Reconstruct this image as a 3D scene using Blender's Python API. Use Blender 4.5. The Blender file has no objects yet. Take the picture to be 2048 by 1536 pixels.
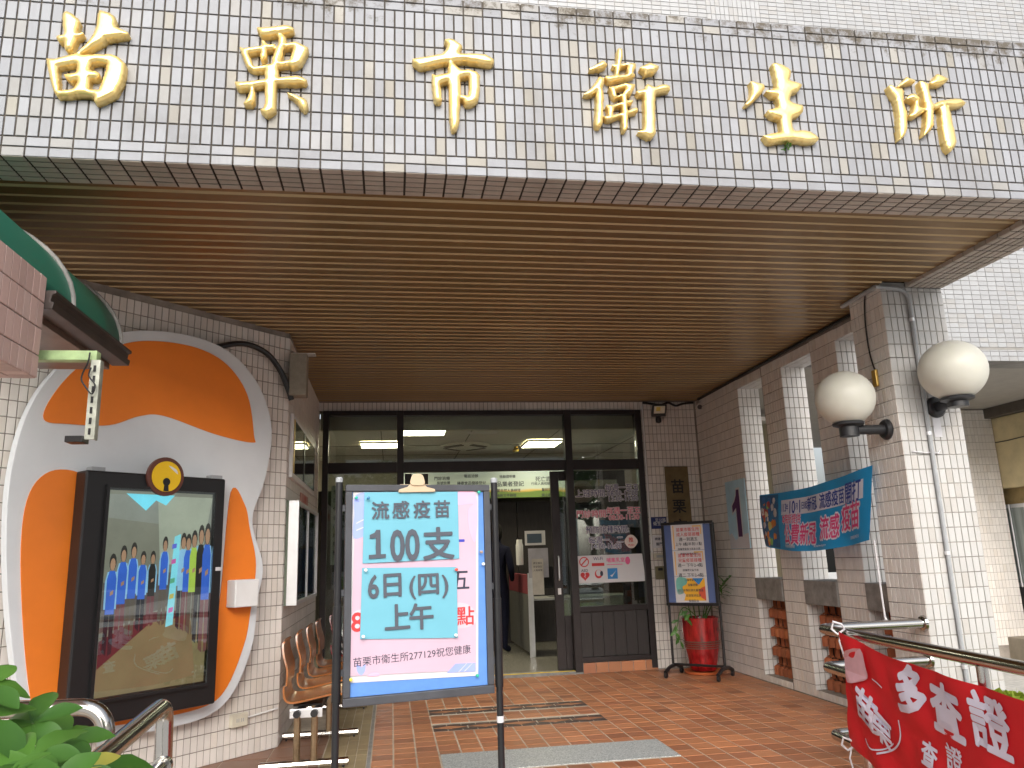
import bpy, bmesh, math, random
import numpy as np
from mathutils import Vector, Matrix

random.seed(7)
rng = np.random.default_rng(7)
scene = bpy.context.scene
COL = scene.collection
R = math.radians

# ---------------------------------------------------------------- camera
F_PX, YAW, PITCH, ROLL = 1546.256, 0.158246, 0.219775, -0.0332506
CAM = Vector((1.73777, -3.45818, 1.30105))
cy_, sy_, cp_, sp_ = math.cos(YAW), math.sin(YAW), math.cos(PITCH), math.sin(PITCH)
fwd = Vector((sy_*cp_, cy_*cp_, sp_))
r0 = Vector((cy_, -sy_, 0)); u0 = r0.cross(fwd)
rgt = math.cos(ROLL)*r0 + math.sin(ROLL)*u0
upv = -math.sin(ROLL)*r0 + math.cos(ROLL)*u0
cam_d = bpy.data.cameras.new('camera')
cam_d.sensor_width = 36.0
cam_d.lens = F_PX/2048*36.0
cam_d.clip_start = 0.05
cam_d.clip_end = 500
cam = bpy.data.objects.new('camera', cam_d)
COL.objects.link(cam)
m = Matrix.Identity(4)
for i in range(3):
    m[i][0] = rgt[i]; m[i][1] = upv[i]; m[i][2] = -fwd[i]; m[i][3] = CAM[i]
cam.matrix_world = m
scene.camera = cam

# ---------------------------------------------------------------- sky, sun, exposure
SUN_EL, SUN_AZ = R(28), R(184)      # soft low light from behind the camera
world = bpy.data.worlds.new('World'); scene.world = world
world.use_nodes = True
wn = world.node_tree.nodes; wl = world.node_tree.links
for n in list(wn): wn.remove(n)
sky = wn.new('ShaderNodeTexSky'); sky.sky_type = 'NISHITA'; sky.sun_disc = False
sky.sun_elevation = SUN_EL; sky.sun_rotation = SUN_AZ
sky.air_density = 1.0; sky.dust_density = 6.0; sky.ozone_density = 1.0
hs = wn.new('ShaderNodeHueSaturation'); hs.inputs['Saturation'].default_value = 0.42
bg = wn.new('ShaderNodeBackground'); bg.inputs[1].default_value = 0.15
wo = wn.new('ShaderNodeOutputWorld')
wl.new(sky.outputs[0], hs.inputs['Color']); wl.new(hs.outputs[0], bg.inputs[0]); wl.new(bg.outputs[0], wo.inputs[0])
sun_d = bpy.data.lights.new('sun', 'SUN'); sun_d.energy = 0.8; sun_d.angle = R(60); sun_d.color = (1, .985, .955)
sun = bpy.data.objects.new('sun', sun_d); COL.objects.link(sun)
sdir = Vector((math.sin(SUN_AZ)*math.cos(SUN_EL), math.cos(SUN_AZ)*math.cos(SUN_EL), math.sin(SUN_EL)))
sun.rotation_euler = sdir.to_track_quat('Z', 'Y').to_euler()
sun.location = (0, -10, 20)
vs = scene.view_settings
vs.view_transform = 'Standard'; vs.look = 'None'; vs.gamma = 1.0; vs.exposure = 0.78; vs.use_curve_mapping = False
scene.cycles.max_bounces = 10; scene.cycles.diffuse_bounces = 8; scene.cycles.glossy_bounces = 4
scene.cycles.transmission_bounces = 6; scene.cycles.use_denoising = True
scene.cycles.sample_clamp_indirect = 6

# ---------------------------------------------------------------- pixels (of the 2048 x 1536 photograph) to points
def ray(x, y):
    return rgt*((x-1024)/F_PX) + upv*((768-y)/F_PX) + fwd
def onpl(x, y, o, n):
    d = ray(x, y); return CAM + d*((Vector(o)-CAM).dot(n)/d.dot(n))
def onX(x, y, X): return onpl(x, y, (X, 0, 0), Vector((1, 0, 0)))
def onY(x, y, Y): return onpl(x, y, (0, Y, 0), Vector((0, 1, 0)))
def onZ(x, y, Z): return onpl(x, y, (0, 0, Z), Vector((0, 0, 1)))
def proj(p):
    d = Vector(p)-CAM; z = d.dot(fwd)
    return 1024+F_PX*d.dot(rgt)/z, 768-F_PX*d.dot(upv)/z, z

# ---------------------------------------------------------------- materials
MATS = {}
def new_mat(name):
    mt = bpy.data.materials.new(name); mt.use_nodes = True
    nt = mt.node_tree; b = nt.nodes['Principled BSDF']
    return mt, nt, b
def node(nt, t, **kw):
    n = nt.nodes.new(t)
    for k, v in kw.items():
        if k in n.inputs: n.inputs[k].default_value = v
        else: setattr(n, k, v)
    return n
def mat(name, col, rough=.5, metal=0., var=.12, scale=8., bump=0., bscale=60., spec=.5, stretch=(1, 1, 1), col2=None, emit=0., alpha=None, sub=0., coat=0., trans=0., obj_rnd=0.):
    """plain surface: base colour broken up by two octaves of noise, optional relief"""
    if name in MATS: return MATS[name]
    mt, nt, b = new_mat(name); L = nt.links.new
    b.inputs['Roughness'].default_value = rough; b.inputs['Metallic'].default_value = metal
    b.inputs['Specular IOR Level'].default_value = spec
    tc = node(nt, 'ShaderNodeTexCoord'); mp = node(nt, 'ShaderNodeMapping'); mp.inputs['Scale'].default_value = stretch
    L(tc.outputs['Object'], mp.inputs[0])
    nz = node(nt, 'ShaderNodeTexNoise', Scale=scale, Detail=5.0, Roughness=.6); L(mp.outputs[0], nz.inputs['Vector'])
    mx = node(nt, 'ShaderNodeMix', data_type='RGBA')
    c = Vector(col[:3]); lo = c*(1-var) if col2 is None else Vector(col2[:3]); hi = c*(1+var) if col2 is None else c
    mx.inputs[6].default_value = (*lo, 1); mx.inputs[7].default_value = (*[min(1, v) for v in hi], 1)
    cr = node(nt, 'ShaderNodeMapRange'); cr.inputs[1].default_value = .3; cr.inputs[2].default_value = .7
    L(nz.outputs[0], cr.inputs[0]); L(cr.outputs[0], mx.inputs[0])
    out = mx.outputs[2]
    if obj_rnd:
        oi = node(nt, 'ShaderNodeObjectInfo'); mr = node(nt, 'ShaderNodeMapRange')
        mr.inputs[3].default_value = 1-obj_rnd; mr.inputs[4].default_value = 1+obj_rnd
        L(oi.outputs['Random'], mr.inputs[0])
        m2 = node(nt, 'ShaderNodeVectorMath', operation='SCALE'); L(out, m2.inputs[0]); L(mr.outputs[0], m2.inputs['Scale']); out = m2.outputs[0]
    L(out, b.inputs['Base Color'])
    if bump:
        n2 = node(nt, 'ShaderNodeTexNoise', Scale=bscale, Detail=4.0); L(mp.outputs[0], n2.inputs['Vector'])
        bp = node(nt, 'ShaderNodeBump', Strength=bump, Distance=.004); L(n2.outputs[0], bp.inputs['Height']); L(bp.outputs[0], b.inputs['Normal'])
    if emit:
        L(out, b.inputs['Emission Color']); b.inputs['Emission Strength'].default_value = emit
    if coat: b.inputs['Coat Weight'].default_value = coat; b.inputs['Coat Roughness'].default_value = .08
    if trans: b.inputs['Transmission Weight'].default_value = trans
    if sub: b.inputs['Subsurface Weight'].default_value = sub; b.inputs['Subsurface Radius'].default_value = (.05, .05, .04)
    MATS[name] = mt; return mt

def tile_mat(name, base, alt, rough=.3, spec=.5, dirt=(.10, .085, .065), dirt_amt=.35, top_z=None, bump=.25, bscale=90., tone=.10, altp=.35, streak=0.0, spots=0.0):
    """glazed tile: each piece its own tone (object random or the 'rnd' attribute), grime in patches and runs"""
    mt, nt, b = new_mat(name); L = nt.links.new
    b.inputs['Roughness'].default_value = rough; b.inputs['Specular IOR Level'].default_value = spec
    at = node(nt, 'ShaderNodeAttribute'); at.attribute_name = 'rnd'
    oi = node(nt, 'ShaderNodeObjectInfo')
    ad = node(nt, 'ShaderNodeMath', operation='ADD'); L(at.outputs['Fac'], ad.inputs[0]); L(oi.outputs['Random'], ad.inputs[1])
    fr = node(nt, 'ShaderNodeMath', operation='FRACT'); L(ad.outputs[0], fr.inputs[0])
    ml = node(nt, 'ShaderNodeMath', operation='MULTIPLY'); ml.inputs[1].default_value = 7.31; L(fr.outputs[0], ml.inputs[0])
    f2 = node(nt, 'ShaderNodeMath', operation='FRACT'); L(ml.outputs[0], f2.inputs[0])
    st = node(nt, 'ShaderNodeMapRange'); st.inputs[1].default_value = 1-altp; st.inputs[2].default_value = 1; L(fr.outputs[0], st.inputs[0])
    mx = node(nt, 'ShaderNodeMix', data_type='RGBA'); mx.inputs[6].default_value = (*base, 1); mx.inputs[7].default_value = (*alt, 1); L(st.outputs[0], mx.inputs[0])
    mr = node(nt, 'ShaderNodeMapRange'); mr.inputs[3].default_value = 1-tone; mr.inputs[4].default_value = 1+tone*.6; L(f2.outputs[0], mr.inputs[0])
    sc = node(nt, 'ShaderNodeVectorMath', operation='SCALE'); L(mx.outputs[2], sc.inputs[0]); L(mr.outputs[0], sc.inputs['Scale'])
    ge = node(nt, 'ShaderNodeNewGeometry')
    nz = node(nt, 'ShaderNodeTexNoise', Scale=1.7, Detail=9.0, Roughness=.68); L(ge.outputs['Position'], nz.inputs['Vector'])
    d1 = node(nt, 'ShaderNodeMapRange'); d1.inputs[1].default_value = .47; d1.inputs[2].default_value = .80; d1.inputs[4].default_value = dirt_amt; L(nz.outputs[0], d1.inputs[0])
    fac = d1.outputs[0]
    if streak:
        mp = node(nt, 'ShaderNodeMapping'); mp.inputs['Scale'].default_value = (9, 9, .55); L(ge.outputs['Position'], mp.inputs[0])
        n3 = node(nt, 'ShaderNodeTexNoise', Scale=1.0, Detail=7.0, Roughness=.7); L(mp.outputs[0], n3.inputs['Vector'])
        d3 = node(nt, 'ShaderNodeMapRange'); d3.inputs[1].default_value = .55; d3.inputs[2].default_value = .8; d3.inputs[4].default_value = streak; L(n3.outputs[0], d3.inputs[0])
        mm = node(nt, 'ShaderNodeMath', operation='MAXIMUM'); L(fac, mm.inputs[0]); L(d3.outputs[0], mm.inputs[1]); fac = mm.outputs[0]
    if top_z is not None:      # black algae growing along the weathered top edge
        sx = node(nt, 'ShaderNodeSeparateXYZ'); L(ge.outputs['Position'], sx.inputs[0])
        h = node(nt, 'ShaderNodeMapRange'); h.inputs[1].default_value = top_z-.30; h.inputs[2].default_value = top_z; L(sx.outputs[2], h.inputs[0])
        n4 = node(nt, 'ShaderNodeTexNoise', Scale=9.0, Detail=9.0, Roughness=.78); L(ge.outputs['Position'], n4.inputs['Vector'])
        n5 = node(nt, 'ShaderNodeTexNoise', Scale=.9, Detail=2.0); L(ge.outputs['Position'], n5.inputs['Vector'])
        a5 = node(nt, 'ShaderNodeMath', operation='MULTIPLY_ADD'); a5.inputs[1].default_value = .5; L(n5.outputs[0], a5.inputs[0]); L(n4.outputs[0], a5.inputs[2])
        a6 = node(nt, 'ShaderNodeMath', operation='MULTIPLY_ADD'); a6.inputs[1].default_value = .28; L(h.outputs[0], a6.inputs[0]); L(a5.outputs[0], a6.inputs[2])
        d4 = node(nt, 'ShaderNodeMapRange'); d4.inputs[1].default_value = .955; d4.inputs[2].default_value = 1.08; d4.inputs[4].default_value = .93; L(a6.outputs[0], d4.inputs[0])
        mm = node(nt, 'ShaderNodeMath', operation='MAXIMUM'); L(fac, mm.inputs[0]); L(d4.outputs[0], mm.inputs[1]); fac = mm.outputs[0]
    if spots:
        n7 = node(nt, 'ShaderNodeTexNoise', Scale=3.1, Detail=12.0, Roughness=.82); L(ge.outputs['Position'], n7.inputs['Vector'])
        d7 = node(nt, 'ShaderNodeMapRange'); d7.inputs[1].default_value = .64; d7.inputs[2].default_value = .74; d7.inputs[4].default_value = spots; L(n7.outputs[0], d7.inputs[0])
        mm = node(nt, 'ShaderNodeMath', operation='MAXIMUM'); L(fac, mm.inputs[0]); L(d7.outputs[0], mm.inputs[1]); fac = mm.outputs[0]
    m2 = node(nt, 'ShaderNodeMix', data_type='RGBA'); m2.inputs[7].default_value = (*dirt, 1); L(fac, m2.inputs[0]); L(sc.outputs[0], m2.inputs[6])
    L(m2.outputs[2], b.inputs['Base Color'])
    rr = node(nt, 'ShaderNodeMapRange'); rr.inputs[3].default_value = rough; rr.inputs[4].default_value = min(1, rough+.4); L(fac, rr.inputs[0]); L(rr.outputs[0], b.inputs['Roughness'])
    if bump:
        n6 = node(nt, 'ShaderNodeTexNoise', Scale=bscale, Detail=3.0); L(ge.outputs['Position'], n6.inputs['Vector'])
        bp = node(nt, 'ShaderNodeBump', Strength=bump, Distance=.003); L(n6.outputs[0], bp.inputs['Height']); L(bp.outputs[0], b.inputs['Normal'])
    MATS[name] = mt; return mt

def glass_mat(name, tint=(.93, .96, .95), ior=1.9):
    """single-sheet window glass: mostly clear, mirror-like at its Fresnel share"""
    mt = bpy.data.materials.new(name); mt.use_nodes = True; nt = mt.node_tree; L = nt.links.new
    for n in list(nt.nodes): nt.nodes.remove(n)
    o = node(nt, 'ShaderNodeOutputMaterial'); t = node(nt, 'ShaderNodeBsdfTransparent'); t.inputs[0].default_value = (*tint, 1)
    g = node(nt, 'ShaderNodeBsdfGlossy'); g.inputs['Roughness'].default_value = .015; g.inputs[0].default_value = (.95, .97, .97, 1)
    fz = node(nt, 'ShaderNodeFresnel'); fz.inputs[0].default_value = ior
    mx = node(nt, 'ShaderNodeMixShader'); L(fz.outputs[0], mx.inputs[0]); L(t.outputs[0], mx.inputs[1]); L(g.outputs[0], mx.inputs[2]); L(mx.outputs[0], o.inputs[0])
    MATS[name] = mt; return mt

def leaf_mat(name, a, b_, rough=.4, sc=14.):
    mt, nt, b = new_mat(name); L = nt.links.new
    b.inputs['Roughness'].default_value = rough
    at = node(nt, 'ShaderNodeAttribute'); at.attribute_name = 'rnd'
    oi = node(nt, 'ShaderNodeObjectInfo'); ad = node(nt, 'ShaderNodeMath', operation='ADD'); L(at.outputs['Fac'], ad.inputs[0]); L(oi.outputs['Random'], ad.inputs[1])
    fr = node(nt, 'ShaderNodeMath', operation='FRACT'); L(ad.outputs[0], fr.inputs[0])
    nz = node(nt, 'ShaderNodeTexNoise', Scale=sc, Detail=4.0); tc = node(nt, 'ShaderNodeTexCoord'); L(tc.outputs['Object'], nz.inputs['Vector'])
    av = node(nt, 'ShaderNodeMath', operation='MULTIPLY_ADD'); av.inputs[1].default_value = .45; L(nz.outputs[0], av.inputs[0])
    a2 = node(nt, 'ShaderNodeMath', operation='MULTIPLY'); a2.inputs[1].default_value = .75; L(fr.outputs[0], a2.inputs[0]); L(a2.outputs[0], av.inputs[2])
    mx = node(nt, 'ShaderNodeMix', data_type='RGBA'); mx.inputs[6].default_value = (*a, 1); mx.inputs[7].default_value = (*b_, 1); L(av.outputs[0], mx.inputs[0])
    L(mx.outputs[2], b.inputs['Base Color'])
    tr = node(nt, 'ShaderNodeBsdfTranslucent'); L(mx.outputs[2], tr.inputs[0])
    ms = node(nt, 'ShaderNodeMixShader'); ms.inputs[0].default_value = .3
    out = nt.nodes['Material Output']; L(b.outputs[0], ms.inputs[1]); L(tr.outputs[0], ms.inputs[2]); L(ms.outputs[0], out.inputs[0])
    MATS[name] = mt; return mt

# ---------------------------------------------------------------- objects
WPOS = {}
def tag(o, label=None, cat=None, group=None, kind=None):
    if label: o['label'] = label
    if cat: o['category'] = cat
    if group: o['group'] = group
    if kind: o['kind'] = kind
    return o
def thing(name, label, cat, loc=(0, 0, 0), group=None):
    o = bpy.data.objects.new(name, None); COL.objects.link(o)
    o.empty_display_size = .1; o.location = loc; WPOS[o.as_pointer()] = Vector(loc)
    return tag(o, label, cat, group)
def wpos(o): return WPOS.get(o.as_pointer(), Vector((0, 0, 0))) if o else Vector((0, 0, 0))
def link(name, me, parent=None, loc=(0, 0, 0), rot=None):
    """mesh in world space (loc = 0) or placed at loc; parents carry translations only"""
    o = bpy.data.objects.new(name, me); COL.objects.link(o)
    o.location = Vector(loc)-wpos(parent); WPOS[o.as_pointer()] = Vector(loc)
    if rot is not None: o.rotation_euler = rot
    if parent: o.parent = parent
    return o

class Pl:
    """a plane in the place: a to the right, b up, c outward"""
    def __init__(s, o, u, v=(0, 0, 1)):
        s.o = Vector(o); s.u = Vector(u).normalized(); s.v = Vector(v).normalized(); s.n = s.u.cross(s.v)
    def p(s, a, b, c=0.): return s.o+s.u*a+s.v*b+s.n*c
    def ab(s, x, y, c=0.):
        q = onpl(x, y, s.o+s.n*c, s.n)-s.o; return q.dot(s.u), q.dot(s.v)
    def mat4(s, a, b, c=0.):
        q = s.p(a, b, c)
        return Matrix(((s.u.x, s.v.x, s.n.x, q.x), (s.u.y, s.v.y, s.n.y, q.y), (s.u.z, s.v.z, s.n.z, q.z), (0, 0, 0, 1)))

class G:
    def __init__(s): s.v = []; s.f = []
    def add(s, vs, fs):
        k = len(s.v); s.v += [tuple(x) for x in vs]; s.f += [tuple(i+k for i in f) for f in fs]; return s
    def obox(s, c, ax, ay, az):
        c, ax, ay, az = map(Vector, (c, ax, ay, az))
        vs = [c+ax*i+ay*j+az*k for k in (-1, 1) for j in (-1, 1) for i in (-1, 1)]
        return s.add(vs, [(0, 2, 3, 1), (4, 5, 7, 6), (0, 1, 5, 4), (2, 6, 7, 3), (0, 4, 6, 2), (1, 3, 7, 5)])
    def box(s, x0, x1, y0, y1, z0, z1):
        return s.obox(((x0+x1)/2, (y0+y1)/2, (z0+z1)/2), ((x1-x0)/2, 0, 0), (0, (y1-y0)/2, 0), (0, 0, (z1-z0)/2))
    def pbox(s, pl, a0, a1, b0, b1, c0, c1):
        return s.obox(pl.p((a0+a1)/2, (b0+b1)/2, (c0+c1)/2), pl.u*((a1-a0)/2), pl.v*((b1-b0)/2), pl.n*((c1-c0)/2))
    def prism(s, pl, pts, c0, c1):
        n = len(pts); ar = sum(pts[i][0]*pts[(i+1) % n][1]-pts[(i+1) % n][0]*pts[i][1] for i in range(n))
        if ar < 0: pts = pts[::-1]
        vs = [pl.p(a, b, c0) for a, b in pts]+[pl.p(a, b, c1) for a, b in pts]
        return s.add(vs, [tuple(range(n))[::-1], tuple(range(n, 2*n))]+[(i, (i+1) % n, (i+1) % n+n, i+n) for i in range(n)])
    def sheet(s, pl, pts, c=0.):
        n = len(pts); ar = sum(pts[i][0]*pts[(i+1) % n][1]-pts[(i+1) % n][0]*pts[i][1] for i in range(n))
        if ar < 0: pts = pts[::-1]
        return s.add([pl.p(a, b, c) for a, b in pts], [tuple(range(n))])
    def tube(s, pts, r, n=12, cap=True):
        pts = [Vector(p) for p in pts]; rs = r if isinstance(r, (list, tuple)) else [r]*len(pts)
        t0 = (pts[1]-pts[0]).normalized(); ref = Vector((0, 0, 1)) if abs(t0.z) < .9 else Vector((1, 0, 0))
        nx = t0.cross(ref).normalized(); vs = []; fs = []
        for i, p in enumerate(pts):
            t = (pts[min(i+1, len(pts)-1)]-pts[max(i-1, 0)]).normalized()
            nx = (nx-t*nx.dot(t)).normalized(); ny = t.cross(nx)
            vs += [p+(nx*math.cos(2*math.pi*k/n)+ny*math.sin(2*math.pi*k/n))*rs[i] for k in range(n)]
        for i in range(len(pts)-1):
            for k in range(n):
                a = i*n+k; b = i*n+(k+1) % n; fs.append((a, b, b+n, a+n))
        if cap: fs.append(tuple(range(n))[::-1]); fs.append(tuple(range(len(vs)-n, len(vs))))
        return s.add(vs, fs)
    def lathe(s, prof, c, n=28, axis=(0, 0, 1)):
        az = Vector(axis).normalized(); ax = az.orthogonal().normalized(); ay = az.cross(ax); c = Vector(c)
        vs = []; fs = []
        for r, h in prof: vs += [c+az*h+(ax*math.cos(2*math.pi*k/n)+ay*math.sin(2*math.pi*k/n))*r for k in range(n)]
        for i in range(len(prof)-1):
            for k in range(n):
                a = i*n+k; b = i*n+(k+1) % n; fs.append((a, b, b+n, a+n))
        if prof[0][0] > 1e-4: fs.append(tuple(range(n))[::-1])
        if prof[-1][0] > 1e-4: fs.append(tuple(range(len(vs)-n, len(vs))))
        return s.add(vs, fs)
    def mesh(s, name, mt=None, smooth=False, ang=None):
        me = bpy.data.meshes.new(name); me.from_pydata(s.v, [], s.f); me.update()
        if mt: me.materials.append(mt)
        if smooth:
            for p in me.polygons: p.use_smooth = True
            if ang is not None: me.set_sharp_from_angle(angle=R(ang))
        return me
    def build(s, name, mt, parent=None, smooth=False, ang=35, bevel=0., label=None, cat=None, group=None, kind=None, seg=2, base=False):
        loc = Vector((0, 0, 0))
        if parent is None or base:      # origin at the base of the piece
            xs = np.array(s.v); loc = Vector(((xs[:, 0].min()+xs[:, 0].max())/2, (xs[:, 1].min()+xs[:, 1].max())/2, xs[:, 2].min()))
            s.v = [tuple(Vector(v)-loc) for v in s.v]
        me = s.mesh(name, mt, smooth, ang)
        o = link(name, me, parent, loc)
        if bevel:
            b = o.modifiers.new('bevel', 'BEVEL'); b.width = bevel; b.segments = seg; b.limit_method = 'ANGLE'; b.angle_limit = R(40); b.harden_normals = False
            if not smooth: me.shade_smooth() if False else None
        return tag(o, label, cat, group, kind)

def catmull(pts, k=6, closed=True):
    n = len(pts); out = []
    rngi = range(n) if closed else range(n-1)
    P = [Vector((*p, 0)) if len(p) == 2 else Vector(p) for p in pts]
    for i in rngi:
        p0, p1, p2, p3 = (P[(i-1) % n], P[i], P[(i+1) % n], P[(i+2) % n]) if closed else (P[max(i-1, 0)], P[i], P[i+1], P[min(i+2, n-1)])
        for j in range(k):
            t = j/k
            q = .5*((2*p1)+(p2-p0)*t+(2*p0-5*p1+4*p2-p3)*t*t+(3*p1-p0-3*p2+p3)*t**3)
            out.append(q)
    if not closed: out.append(P[-1])
    return [tuple(q[:len(pts[0])]) for q in out]
def arc_path(pts, rad, k=6):
    """polyline with its corners rounded (bent tube)"""
    pts = [Vector(p) for p in pts]; out = [pts[0]]
    for i in range(1, len(pts)-1):
        a, b, c = pts[i-1], pts[i], pts[i+1]; d1 = (a-b).normalized(); d2 = (c-b).normalized()
        p1 = b+d1*rad; p2 = b+d2*rad
        for j in range(k+1):
            t = j/k; out.append(p1*(1-t)**2+b*2*t*(1-t)+p2*t*t)
    return out+[pts[-1]]

# text laid flat on a plane
TXT = {}
def glyphs(s, bold=0.):
    key = (s, bold)
    if key not in TXT:
        c = bpy.data.curves.new('t', 'FONT'); c.body = s; c.size = 1; c.offset = bold; c.resolution_u = 3; c.align_x = 'CENTER'
        o = bpy.data.objects.new('t', c); COL.objects.link(o)
        me = bpy.data.meshes.new_from_object(o)
        TXT[key] = ([tuple(v.co) for v in me.vertices], [tuple(p.vertices) for p in me.polygons])
        bpy.data.objects.remove(o); bpy.data.curves.remove(c); bpy.data.meshes.remove(me)
    return TXT[key]
def text_g(g, s, pl, a, b, size, c=.002, bold=.0, sx=1., rot=0., fn=None):
    """adds lettering centred on (a, b); b is the middle of the em box"""
    vs, fs = glyphs(s, 0.); cr, sr = math.cos(rot), math.sin(rot)
    k = 0 if bold <= 0 else (6 if bold < .03 else 12)      # heavier strokes: copies spread round the stroke
    offs = [(0, 0)]+[(bold*math.cos(2*math.pi*i/k), bold*math.sin(2*math.pi*i/k)) for i in range(k)]
    for i, (ox, oy) in enumerate(offs):
        out = []
        for x, y, _ in vs:
            x = (x+ox)*size*sx; y = (y+oy-.36)*size
            q = (a+x*cr-y*sr, b+x*sr+y*cr)
            out.append(fn(*q, c-i*2.5e-5) if fn else pl.p(*q, c-i*2.5e-5))
        g.add(out, fs)
    return g
def text(s, pl, a, b, size, mt, parent, c=.002, bold=0., sx=1., rot=0., name='lettering', fn=None):
    return text_g(G(), s, pl, a, b, size, c, bold, sx, rot, fn).build(name, mt, parent)

# ---------------------------------------------------------------- tiles: every piece has its own edges, depth and slight tilt
TILE_ME = {}
def tile_mesh(w, h, t, mt, ch=.0016):
    key = (round(w, 3), round(h, 3), t, mt.name)
    if key not in TILE_ME:
        a, b = w/2, h/2; c, d = a-ch, b-ch
        vs = [(-a, -b, 0), (a, -b, 0), (a, b, 0), (-a, b, 0), (-a, -b, t-ch*.6), (a, -b, t-ch*.6), (a, b, t-ch*.6), (-a, b, t-ch*.6), (-c, -d, t), (c, -d, t), (c, d, t), (-c, d, t)]
        fs = [(0, 1, 5, 4), (1, 2, 6, 5), (2, 3, 7, 6), (3, 0, 4, 7), (4, 5, 9, 8), (5, 6, 10, 9), (6, 7, 11, 10), (7, 4, 8, 11), (8, 9, 10, 11)]
        me = bpy.data.meshes.new('tile'); me.from_pydata(vs, [], fs); me.materials.append(mt); TILE_ME[key] = (me, vs, fs)
    return TILE_ME[key]
class Tiler:
    def __init__(s, root, mt, t=.006, name='tile', tilt=.006): s.root = root; s.mt = mt; s.rec = []; s.t = t; s.name = name; s.tilt = tilt
    def field(s, part, pl, a0, a1, b0, b1, pu, pv, ju=.005, jv=None, holes=(), occ=None, pa=None, pb=None, mt=None, stag=0., skip=None):
        jv = ju if jv is None else jv
        pa = a0 if pa is None else pa; pb = b0 if pb is None else pb
        i0 = math.floor((a0-pa)/pu+1e-6); j0 = math.floor((b0-pb)/pv+1e-6)
        j = j0
        while pb+j*pv < b1-.004:
            y0 = max(b0, pb+j*pv)+jv/2; y1 = min(b1, pb+(j+1)*pv)-jv/2
            i = i0-(1 if stag else 0)
            while pa+i*pu+(stag*pu if j % 2 else 0) < a1-.004:
                xx = pa+i*pu+(stag*pu if j % 2 else 0)
                x0 = max(a0, xx)+ju/2; x1 = min(a1, xx+pu)-ju/2; i += 1
                if x1-x0 < .01 or y1-y0 < .01: continue
                cx, cy = (x0+x1)/2, (y0+y1)/2
                if any(h[0] < cx < h[2] and h[1] < cy < h[3] for h in holes): continue
                if skip and skip(cx, cy): continue
                s.rec.append((part, pl, cx, cy, x1-x0, y1-y0, mt or s.mt, bool(occ and occ(cx, cy))))
            j += 1
    def finish(s, n=300, stuff='tile_field'):
        sc = []
        for r in s.rec:
            part, pl, a, b, w, h, mt, oc = r
            q = pl.p(a, b, s.t); X, Y, z = proj(q)
            vis = z > 0 and -15 < X < 2063 and -15 < Y < 1551
            fc = abs(pl.n.dot((CAM-q).normalized()))
            sc.append((w*h*fc/z/z if z > 0 else 0)*(1 if vis else 1e-4)*(1e-3 if oc or pl.n.dot(CAM-q) < 0 else 1))
        order = sorted(range(len(s.rec)), key=lambda i: -sc[i]); top = set(order[:n])
        rest = {}
        for i, r in enumerate(s.rec):
            part, pl, a, b, w, h, mt, oc = r
            me, vs, fs = tile_mesh(w, h, s.t, mt)
            M = pl.mat4(a, b) @ Matrix.Rotation(random.gauss(0, s.tilt), 4, 'X') @ Matrix.Rotation(random.gauss(0, s.tilt), 4, 'Y') @ Matrix.Translation((0, 0, random.uniform(-.0006, .0006)))
            if i in top:
                o = bpy.data.objects.new(s.name, me); COL.objects.link(o); o.parent = part
                Mw = M.copy(); Mw.translation = M.translation-wpos(part); o.matrix_local = Mw
            else: rest.setdefault(mt.name, []).append((M, vs, fs))
        if rest:
            V = []; Fc = []; MI = []; RN = []; mats = list(rest)
            org = wpos(s.root)
            for mi, k in enumerate(mats):
                for M, vs, fs in rest[k]:
                    kk = len(V); V += [tuple(M @ Vector(v)-org) for v in vs]; Fc += [tuple(x+kk for x in f) for f in fs]
                    MI += [mi]*len(fs); RN += [random.random()]*len(fs)
            me = bpy.data.meshes.new(stuff); me.from_pydata(V, [], Fc)
            for k in mats: me.materials.append(MATS[k])
            me.polygons.foreach_set('material_index', MI)
            at = me.attributes.new('rnd', 'FLOAT', 'FACE'); at.data.foreach_set('value', RN)
            o = bpy.data.objects.new(stuff, me); COL.objects.link(o); o.parent = s.root; o['kind'] = 'stuff'
            WPOS[o.as_pointer()] = org
# ================================================================ materials of the place
M_TF = tile_mat('fascia_tile', (.30, .312, .34), (.33, .315, .28), altp=.25, rough=.5, spec=.25, spots=.8, dirt_amt=.42, top_z=4.13, streak=.36)
M_TW = tile_mat('wall_tile', (.74, .705, .67), (.72, .67, .615), rough=.33, dirt_amt=.16, tone=.08)
M_TC = tile_mat('pillar_tile', (.50, .50, .495), (.475, .46, .44), rough=.3, dirt_amt=.16, tone=.06, streak=.2)
M_TI = tile_mat('fin_tile', (.74, .73, .71), (.70, .68, .65), rough=.3, dirt_amt=.14, tone=.06)
M_TU = tile_mat('facade_tile', (.31, .32, .335), (.30, .30, .30), rough=.3, dirt_amt=.12, tone=.06)
M_TS = tile_mat('soffit_tile', (.42, .37, .325), (.38, .345, .30), rough=.5, dirt_amt=.45, tone=.10)
M_TP = tile_mat('pink_tile', (.56, .39, .35), (.60, .45, .41), rough=.6, dirt_amt=.35, dirt=(.5, .46, .43), bump=.5, tone=.14)
M_FLOOR = tile_mat('quarry_tile', (.47, .195, .09), (.33, .125, .062), rough=.42, dirt=(.25, .15, .10), dirt_amt=.45, tone=.22, bump=.3, altp=.55)
M_FBROWN = tile_mat('brown_floor_tile', (.25, .125, .075), (.22, .12, .075), rough=.4, dirt=(.2, .15, .12), dirt_amt=.3, tone=.1)
M_FTAN = tile_mat('tan_paver', (.30, .235, .13), (.27, .20, .11), rough=.55, dirt=(.2, .15, .09), dirt_amt=.4, tone=.14)
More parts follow.
